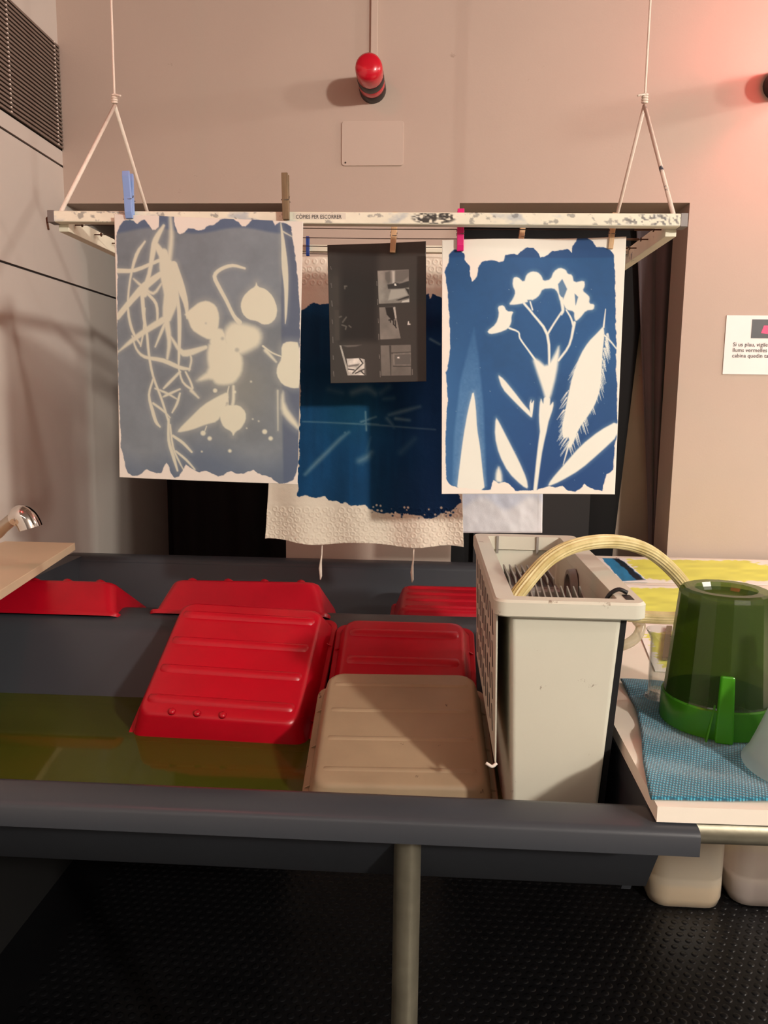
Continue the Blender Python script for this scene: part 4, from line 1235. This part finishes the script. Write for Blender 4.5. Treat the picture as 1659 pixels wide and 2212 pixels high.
# ------------------------------------------------------------------ clothes pegs
def make_peg(m, plastic):
    t = thing('clothes_peg', 'peg', 'clothes peg'); t['_local'] = 1
    w = .0052 if not plastic else .0062
    for s in (-1, 1):
        pr = [(s * .0005, 0), (s * .0052, 0), (s * .0072, .030), (s * .0092, .072), (s * .0050, .072), (s * .0010, .036)]
        if plastic: pr = [(s * .0005, 0), (s * .0050, 0), (s * .0075, .010), (s * .0078, .034), (s * .0110, .066), (s * .0095, .074), (s * .0068, .074), (s * .0012, .036)]
        obj('peg_half', MB().prism(pr, -w, w, 'X'), m, t, bevel=.0009)
    sp = MB()
    c = (0, .036)
    sp.tube([(-w - .001 + (2 * w + .002) * k / 24, .0022 * math.cos(k * 1.6), .036 + .0022 * math.sin(k * 1.6)) for k in range(25)], .0006, 5)
    for s in (-1, 1):
        sp.tube([(-w * .5 * s, 0, .036), (-w - .0014, -s * .006, .030), (w + .0012, -s * .0086, .030), (w * .8, -s * .0082, .0305)], .0006, 5)
    obj('spring', sp, M['steel'], t)
    return t


peg_specs = [
    ('pale blue plastic clothes peg on the faded print', 'pegblue', 1, (281, 473), 1.333, -.02, 1.0),
    ('dark weathered wooden clothes peg on the faded print', 'wood_dark', 0, (618, 475), 1.333, -.012, .0),
    ('light wooden clothes peg on the black contact sheet', 'wood', 0, (848, 546), 1.452, .06, .95),
    ('pink plastic clothes peg on the flower print', 'pegpink', 1, (994, 543), 1.388, -.01, .92),
    ('light wooden clothes peg half hidden behind the flower print', 'wood', 0, (1122, 545), 1.43, .10, .86),
    ('light wooden clothes peg at the right corner of the flower print', 'wood', 0, (1318, 538), 1.392, .06, .80),
    ('small navy blue clothes peg behind the faded print edge', 'pegnavy', 1, (665, 553), 1.599, .0, .0),
]
protos = {}
for lab, mk, pl, px, y, tilt, fw in peg_specs:
    if mk in protos: t = copy_tree(protos[mk])
    else: t = make_peg(M[mk], pl); protos[mk] = t
    p = atY(*px, y)
    t.matrix_world = Matrix.Translation(p) @ Matrix.Rotation(tilt, 4, 'Y') @ Matrix.Scale(.5 if mk == 'pegnavy' else (fw or 1), 4)
    props(t, lab, 'clothes peg', 'clothes pegs on the drying rack')

# ------------------------------------------------------------------ things on the worktop
# teal cloth
ed = [atZ(1336, 1473, BT), atZ(1470, 1492, BT), atZ(1329, 1556, BT), atZ(1432, 1738, BT)]
nu4, nv4 = 70, 70
bl_c = np.array([.303, 1.193]); fl_c = np.array([.262, .824]); fr_c = np.array([.62, .836]); br_c = np.array([.60, 1.16])
vs = np.zeros((nv4, nu4, 3)); tu = np.linspace(0, 1, nu4)[None, :, None]; tv = np.linspace(0, 1, nv4)[:, None, None]
P2 = (bl_c * (1 - tu) + br_c * tu) * (1 - tv) + (fl_c * (1 - tu) + fr_c * tu) * tv
P2 = P2 + np.concatenate([.010 * np.sin(tv * PI * 1.4 + .3) * (1 - tu), .006 * np.sin(tu * 9) * (1 - tv)], -1)
vs[..., :2] = P2
nz = fbm(P2[..., 0] * 1000, P2[..., 1] * 1000, 90, 101)
vs[..., 2] = BT + .003 + .007 * np.clip(nz - .42, 0, 1) + .002 * np.sin(P2[..., 1] * 60 + P2[..., 0] * 20)
o = grid_obj('teal_cloth', vs, np.zeros((nv4, nu4, 3)), M['towel'], thick=.003)
props(o, 'teal microfibre cloth spread on the front corner of the worktop', 'cloth')


def sheet(name, label, q, z, paint, nu=120, nv=80, group=None):
    q3 = [atZ(*p, z) for p in q]
    u = np.linspace(0, 1, nu)[None, :, None]; v = np.linspace(0, 1, nv)[:, None, None]
    V = (q3[0] * (1 - u) + q3[1] * u) * (1 - v) + (q3[2] * (1 - u) + q3[3] * u) * v
    X, Y = quad_px(q, nu, nv)
    o = grid_obj(name, V, paint(X, Y), M['print'], thick=.0005)
    props(o, label, 'paper', group)
    return o


YG = (224, 226, 104)


def coat(P_, seed, col=YG, amp=14):
    def f(X, Y):
        C = np.zeros(X.shape + (3,)) + np.array([238, 234, 226])
        Xn = X + (vnoise(X * .15, Y, 2.2, seed) - .5) * amp * 2.2; Yn = Y + (fbm(X, Y, 14, seed + 3) - .5) * amp * .6
        a = cover(poly_sd(Xn, Yn, P_), 1.2)
        c = np.array(col) * (1 + .10 * (vnoise(X, Y * 6, 30, seed + 5) - .5))[..., None]
        return C * (1 - a[..., None]) + c * a[..., None]
    return f


G = 'yellow-green coated papers on the worktop'
sheet('coated_paper', 'largest yellow-green coated paper, against the wall', [(1330, 1204), (1720, 1212), (1392, 1258), (1830, 1268)], BT + .0010, coat([(1352, 1209), (1470, 1210), (1620, 1212), (1690, 1230), (1700, 1256), (1500, 1256), (1400, 1252), (1376, 1238)], 111), group=G)
sheet('coated_paper', 'yellow-green coated paper seen under the arch of the hose', [(1300, 1262), (1560, 1268), (1340, 1338), (1640, 1350)], BT + .0018, coat([(1330, 1269), (1545, 1274), (1615, 1338), (1350, 1330)], 121), group=G)
sheet('coated_paper', 'narrow yellow-green coated paper behind the glass cylinder', [(1372, 1346), (1476, 1352), (1415, 1450), (1520, 1456)], BT + .0014, coat([(1394, 1372), (1520, 1360), (1560, 1445), (1432, 1444)], 131, amp=9), group=G)


def bluepaint(X, Y):
    C = np.zeros(X.shape + (3,)) + np.array([232, 230, 226])
    a = cover(poly_sd(X + (vnoise(X, Y, 5, 141) - .5) * 5, Y, [(1300, 1206), (1338, 1207), (1394, 1253), (1345, 1256)]), 1)
    c = np.array([44, 122, 168]) * (1 + .3 * (fbm(X, Y, 12, 143) - .5))[..., None]
    c = mixc(c, (18, 30, 44), cover(np.abs((X - 1332) - (Y - 1207) * 1.12) - 5 - 5 * vnoise(X, Y, 6, 145), 2.5))
    return C * (1 - a[..., None]) + c * a[..., None]


sheet('blue_test_strip', 'blue painted paper strip on the worktop beside the grey tank', [(1288, 1205), (1345, 1206), (1335, 1258), (1402, 1258)], BT + .0026, bluepaint, 70, 60)
o = obj('wooden_strip', MB().prism([(.467, 1.50), (.478, 1.50), (.412, 1.30), (.401, 1.30)], BT + .0032, BT + .007, 'Z'), M['wood_dark'])
props(o, 'thin brown wooden strip on the worktop behind the glass cylinder', 'strip')

# measuring cylinder
g0 = atZ(1428, 1515, BT + .006)
zt_ = atY(1428, 1362, g0[1])[2]
t = thing('measuring_cylinder', 'clear glass measuring cylinder with a flared lip on the teal cloth', 'glassware', (g0[0], g0[1] + .012, BT + .006))
gx, gy, gz = g0[0], g0[1] + .012, BT + .0075
hh = zt_ - gz
obj('tube', MB().lathe([(.0175, .004), (.0165, .010), (.0165, hh - .018), (.019, hh - .010), (.0235, hh - .003), (.0232, hh - .002), (.0178, hh - .012), (.0152, hh - .02), (.0152, .012), (.001, .011)], (gx, gy, gz), 28, caps=(False, False)), M['glass'], t, True, auto=60)
obj('foot', MB().lathe([(.0205, 0), (.0210, .002), (.0175, .0055)], (gx, gy, gz), 28), M['glass'], t, True, auto=60)
for k in range(10):
    z = gz + .025 + k * .008
    ln = .5 if k % 5 == 0 else .28
    a0 = -.95
    obj('graduation', MB().add([(gx + .0167 * math.cos(a0 - j * ln / 4), gy + .0167 * math.sin(a0 - j * ln / 4), z + dz) for dz in (0, .0007) for j in range(5)], [(j, j + 1, j + 6, j + 5) for j in range(4)]), M['ink'], t)

# green jug upside down
jc = (.400, 1.045, BT + .006)
t = thing('green_jug', 'faceted translucent green plastic jug standing upside down on the cloth', 'jug', jc)
nf = 18
jh = .182
obj('jug_body', MB().lathe([(.0735, 0), (.0725, .038), (.0712, .0385), (.0700, .041), (.0585, jh - .006), (.0570, jh), (.0525, jh + .0022), (.0400, jh + .0018), (.0370, jh - .004), (.0345, jh - .008), (.004, jh - .0085)], jc, nf, caps=(False, True)), M['green'], t)
obj('inner_wall', MB().lathe([(.0735, 0), (.0710, 0), (.0680, .041), (.0565, jh - .008), (.03, jh - .011)], jc, nf, caps=(False, False)), M['green'], t)
obj('rim_band', MB().lathe([(.0740, .0005), (.0742, .002), (.0732, .037), (.0715, .0388), (.0705, .0388), (.0705, .0005)], jc, 40, caps=(False, False)), M['greenhandle'], t, True, auto=40)
ha = math.radians(-103)
hd = Vector((math.cos(ha), math.sin(ha), 0)); hp = Vector((-hd.y, hd.x, 0)); J = Vector(jc)


def hpt(r, s, z): return J + hd * r + hp * s + Vector((0, 0, z))


hm = MB()
hm.hexa([hpt(.071, -.011, .004), hpt(.071, .011, .004), hpt(.083, .011, .000), hpt(.083, -.011, .000), hpt(.066, -.008, .085), hpt(.066, .008, .085), hpt(.079, .008, .088), hpt(.079, -.008, .088)])
obj('handle', hm, M['greenhandle'], t, bevel=.002)
obj('handle_web', MB().hexa([hpt(.070, -.022, -.001), hpt(.070, -.020, -.001), hpt(.082, -.020, -.001), hpt(.082, -.022, -.001), hpt(.067, -.013, .045), hpt(.067, -.011, .045), hpt(.070, -.011, .045), hpt(.070, -.013, .045)]), M['greenhandle'], t)

# frosted funnel upside down
fc_ = (.463, .904, BT + .0065)
o = MB().lathe([(.078, 0), (.0785, .002), (.072, .012), (.066, .028), (.045, .088), (.030, .118), (.012, .134), (.010, .175), (.0085, .175), (.0100, .133), (.028, .115), (.043, .088), (.064, .027), (.072, .012)], fc_, 40, caps=(False, False))
o = obj('funnel', o, M['frost'], smooth=True)
props(o, 'frosted white plastic funnel standing mouth down at the right edge', 'funnel')


# jerrycans on the floor
def jerrycan(label, x, y, liq, lh):
    t = thing('jerrycan', label, 'jerrycan', (x, y, 0), 'jerrycans on the floor under the worktop')
    w, d, h = .205, .165, .34
    prof_ = [(.80, 0.0, .03), (.93, .006, .045), (1.0, .03, .05), (1.0, .085, .05), (.985, .09, .05), (1, .095, .05), (1, h - .05, .05), (.9, h - .015, .045), (.6, h, .03)]
    obj('body', MB().rings([rrect(w * s, d * s, min(r, d * s / 2 - .001), z + .001, x, y, 6) for s, z, r in prof_]), M['jerry'], t, True, auto=60)
    obj('liquid', MB().rings([rrect(w * s * .975, d * s * .975, min(r, d * s / 2 - .004) * .95, z, x, y, 6) for s, z, r in ((.80, .003, .03), (.93, .008, .045), (1.0, .031, .05), (1.0, lh, .05))]), liq, t, True, auto=60)
    obj('cap', MB().lathe([(.022, h - .002), (.022, h + .025), (.020, h + .028)], (x - .05, y, 0), 20), M['white'], t, True, auto=40)
    obj('handle', MB().tube(smooth_path([(x - .02, y, h - .003), (x - .005, y, h + .03), (x + .04, y, h + .032), (x + .07, y, h - .012)], 5), .009, 10), M['white'], t, True)


jerrycan('milky jerrycan of yellowish liquid on the floor under the worktop', .735, 2.10, M['yellowliquid'], .07)
jerrycan('milky jerrycan of lilac liquid at the right edge under the worktop', .965, 2.12, M['purpleliquid'], .075)

# left counter and tap
o = MB()
c0 = np.array([-.862, 1.842]); c1 = np.array([-.800, 1.46])
o.prism([(XL + .001, 1.842), (c0[0], c0[1]), (-.709, .9), (XL + .001, .9)], 1.004, 1.022, 'Z')
props(obj('wall_shelf', o, M['counter'], bevel=.001), 'beige shelf board fixed to the left wall above the sink end', 'shelf')
t = thing('tap', 'chrome swan-neck tap leaning over the sink at the left edge', 'tap', (-.96, 1.5, 1.022))
yk = 1.50
pa = [(-.965, yk, 1.022), (-.965, yk, 1.06), atY(-20, 1160, yk), atY(8, 1137, yk), atY(34, 1116, yk), atY(46, 1111, yk)]
obj('spout', MB().tube(smooth_path(pa, 6), .0125, 16), M['brushed'], t, True)
hp_ = [atY(26, 1126, yk), atY(36, 1117, yk), atY(46, 1114, yk), atY(56, 1121, yk), atY(63, 1133, yk), atY(66, 1141, yk)]
obj('spray_head', MB().tube(smooth_path(hp_, 5), [.012 + .011 * min(1, k / 10) for k in range(26)], 20), M['chrome'], t, True, auto=60)
obj('base', MB().lathe([(.026, 0), (.026, .006), (.018, .012), (.018, .03)], (-.965, yk, 1.022), 20), M['chrome'], t, True, auto=40)

# the lamps of the room and the added fill panel, above and behind the view
for nm, lab, p in (('bulb', 'bare bulb on a short flex behind the viewer at right', KEY), ('bulb', 'bare bulb on a short flex above the worktop side', MID), ('bulb', 'bare bulb on a short flex, by the far wall at right', SIDE)):
    t = thing('pendant_lamp', lab, 'lamp', (p[0], p[1], ZC), 'pendant lamps')
    obj('flex', MB().tube([(p[0], p[1], ZC), (p[0], p[1], p[2] + .09)], .003, 6), M['white'], t)
    obj('holder', MB().lathe([(.016, .06), (.018, .07), (.018, .095), (.008, .1)], p, 12), M['white'], t, True)
t = thing('fill_panel', 'unseen ceiling panel added for the fill light behind the viewer', 'lamp', (FILL[0], FILL[1], ZC))
obj('tray', MB().box(FILL[0] - .62, FILL[0] + .62, FILL[1] - .17, FILL[1] + .17, FILL[2] - .005, ZC), M['white'], t)
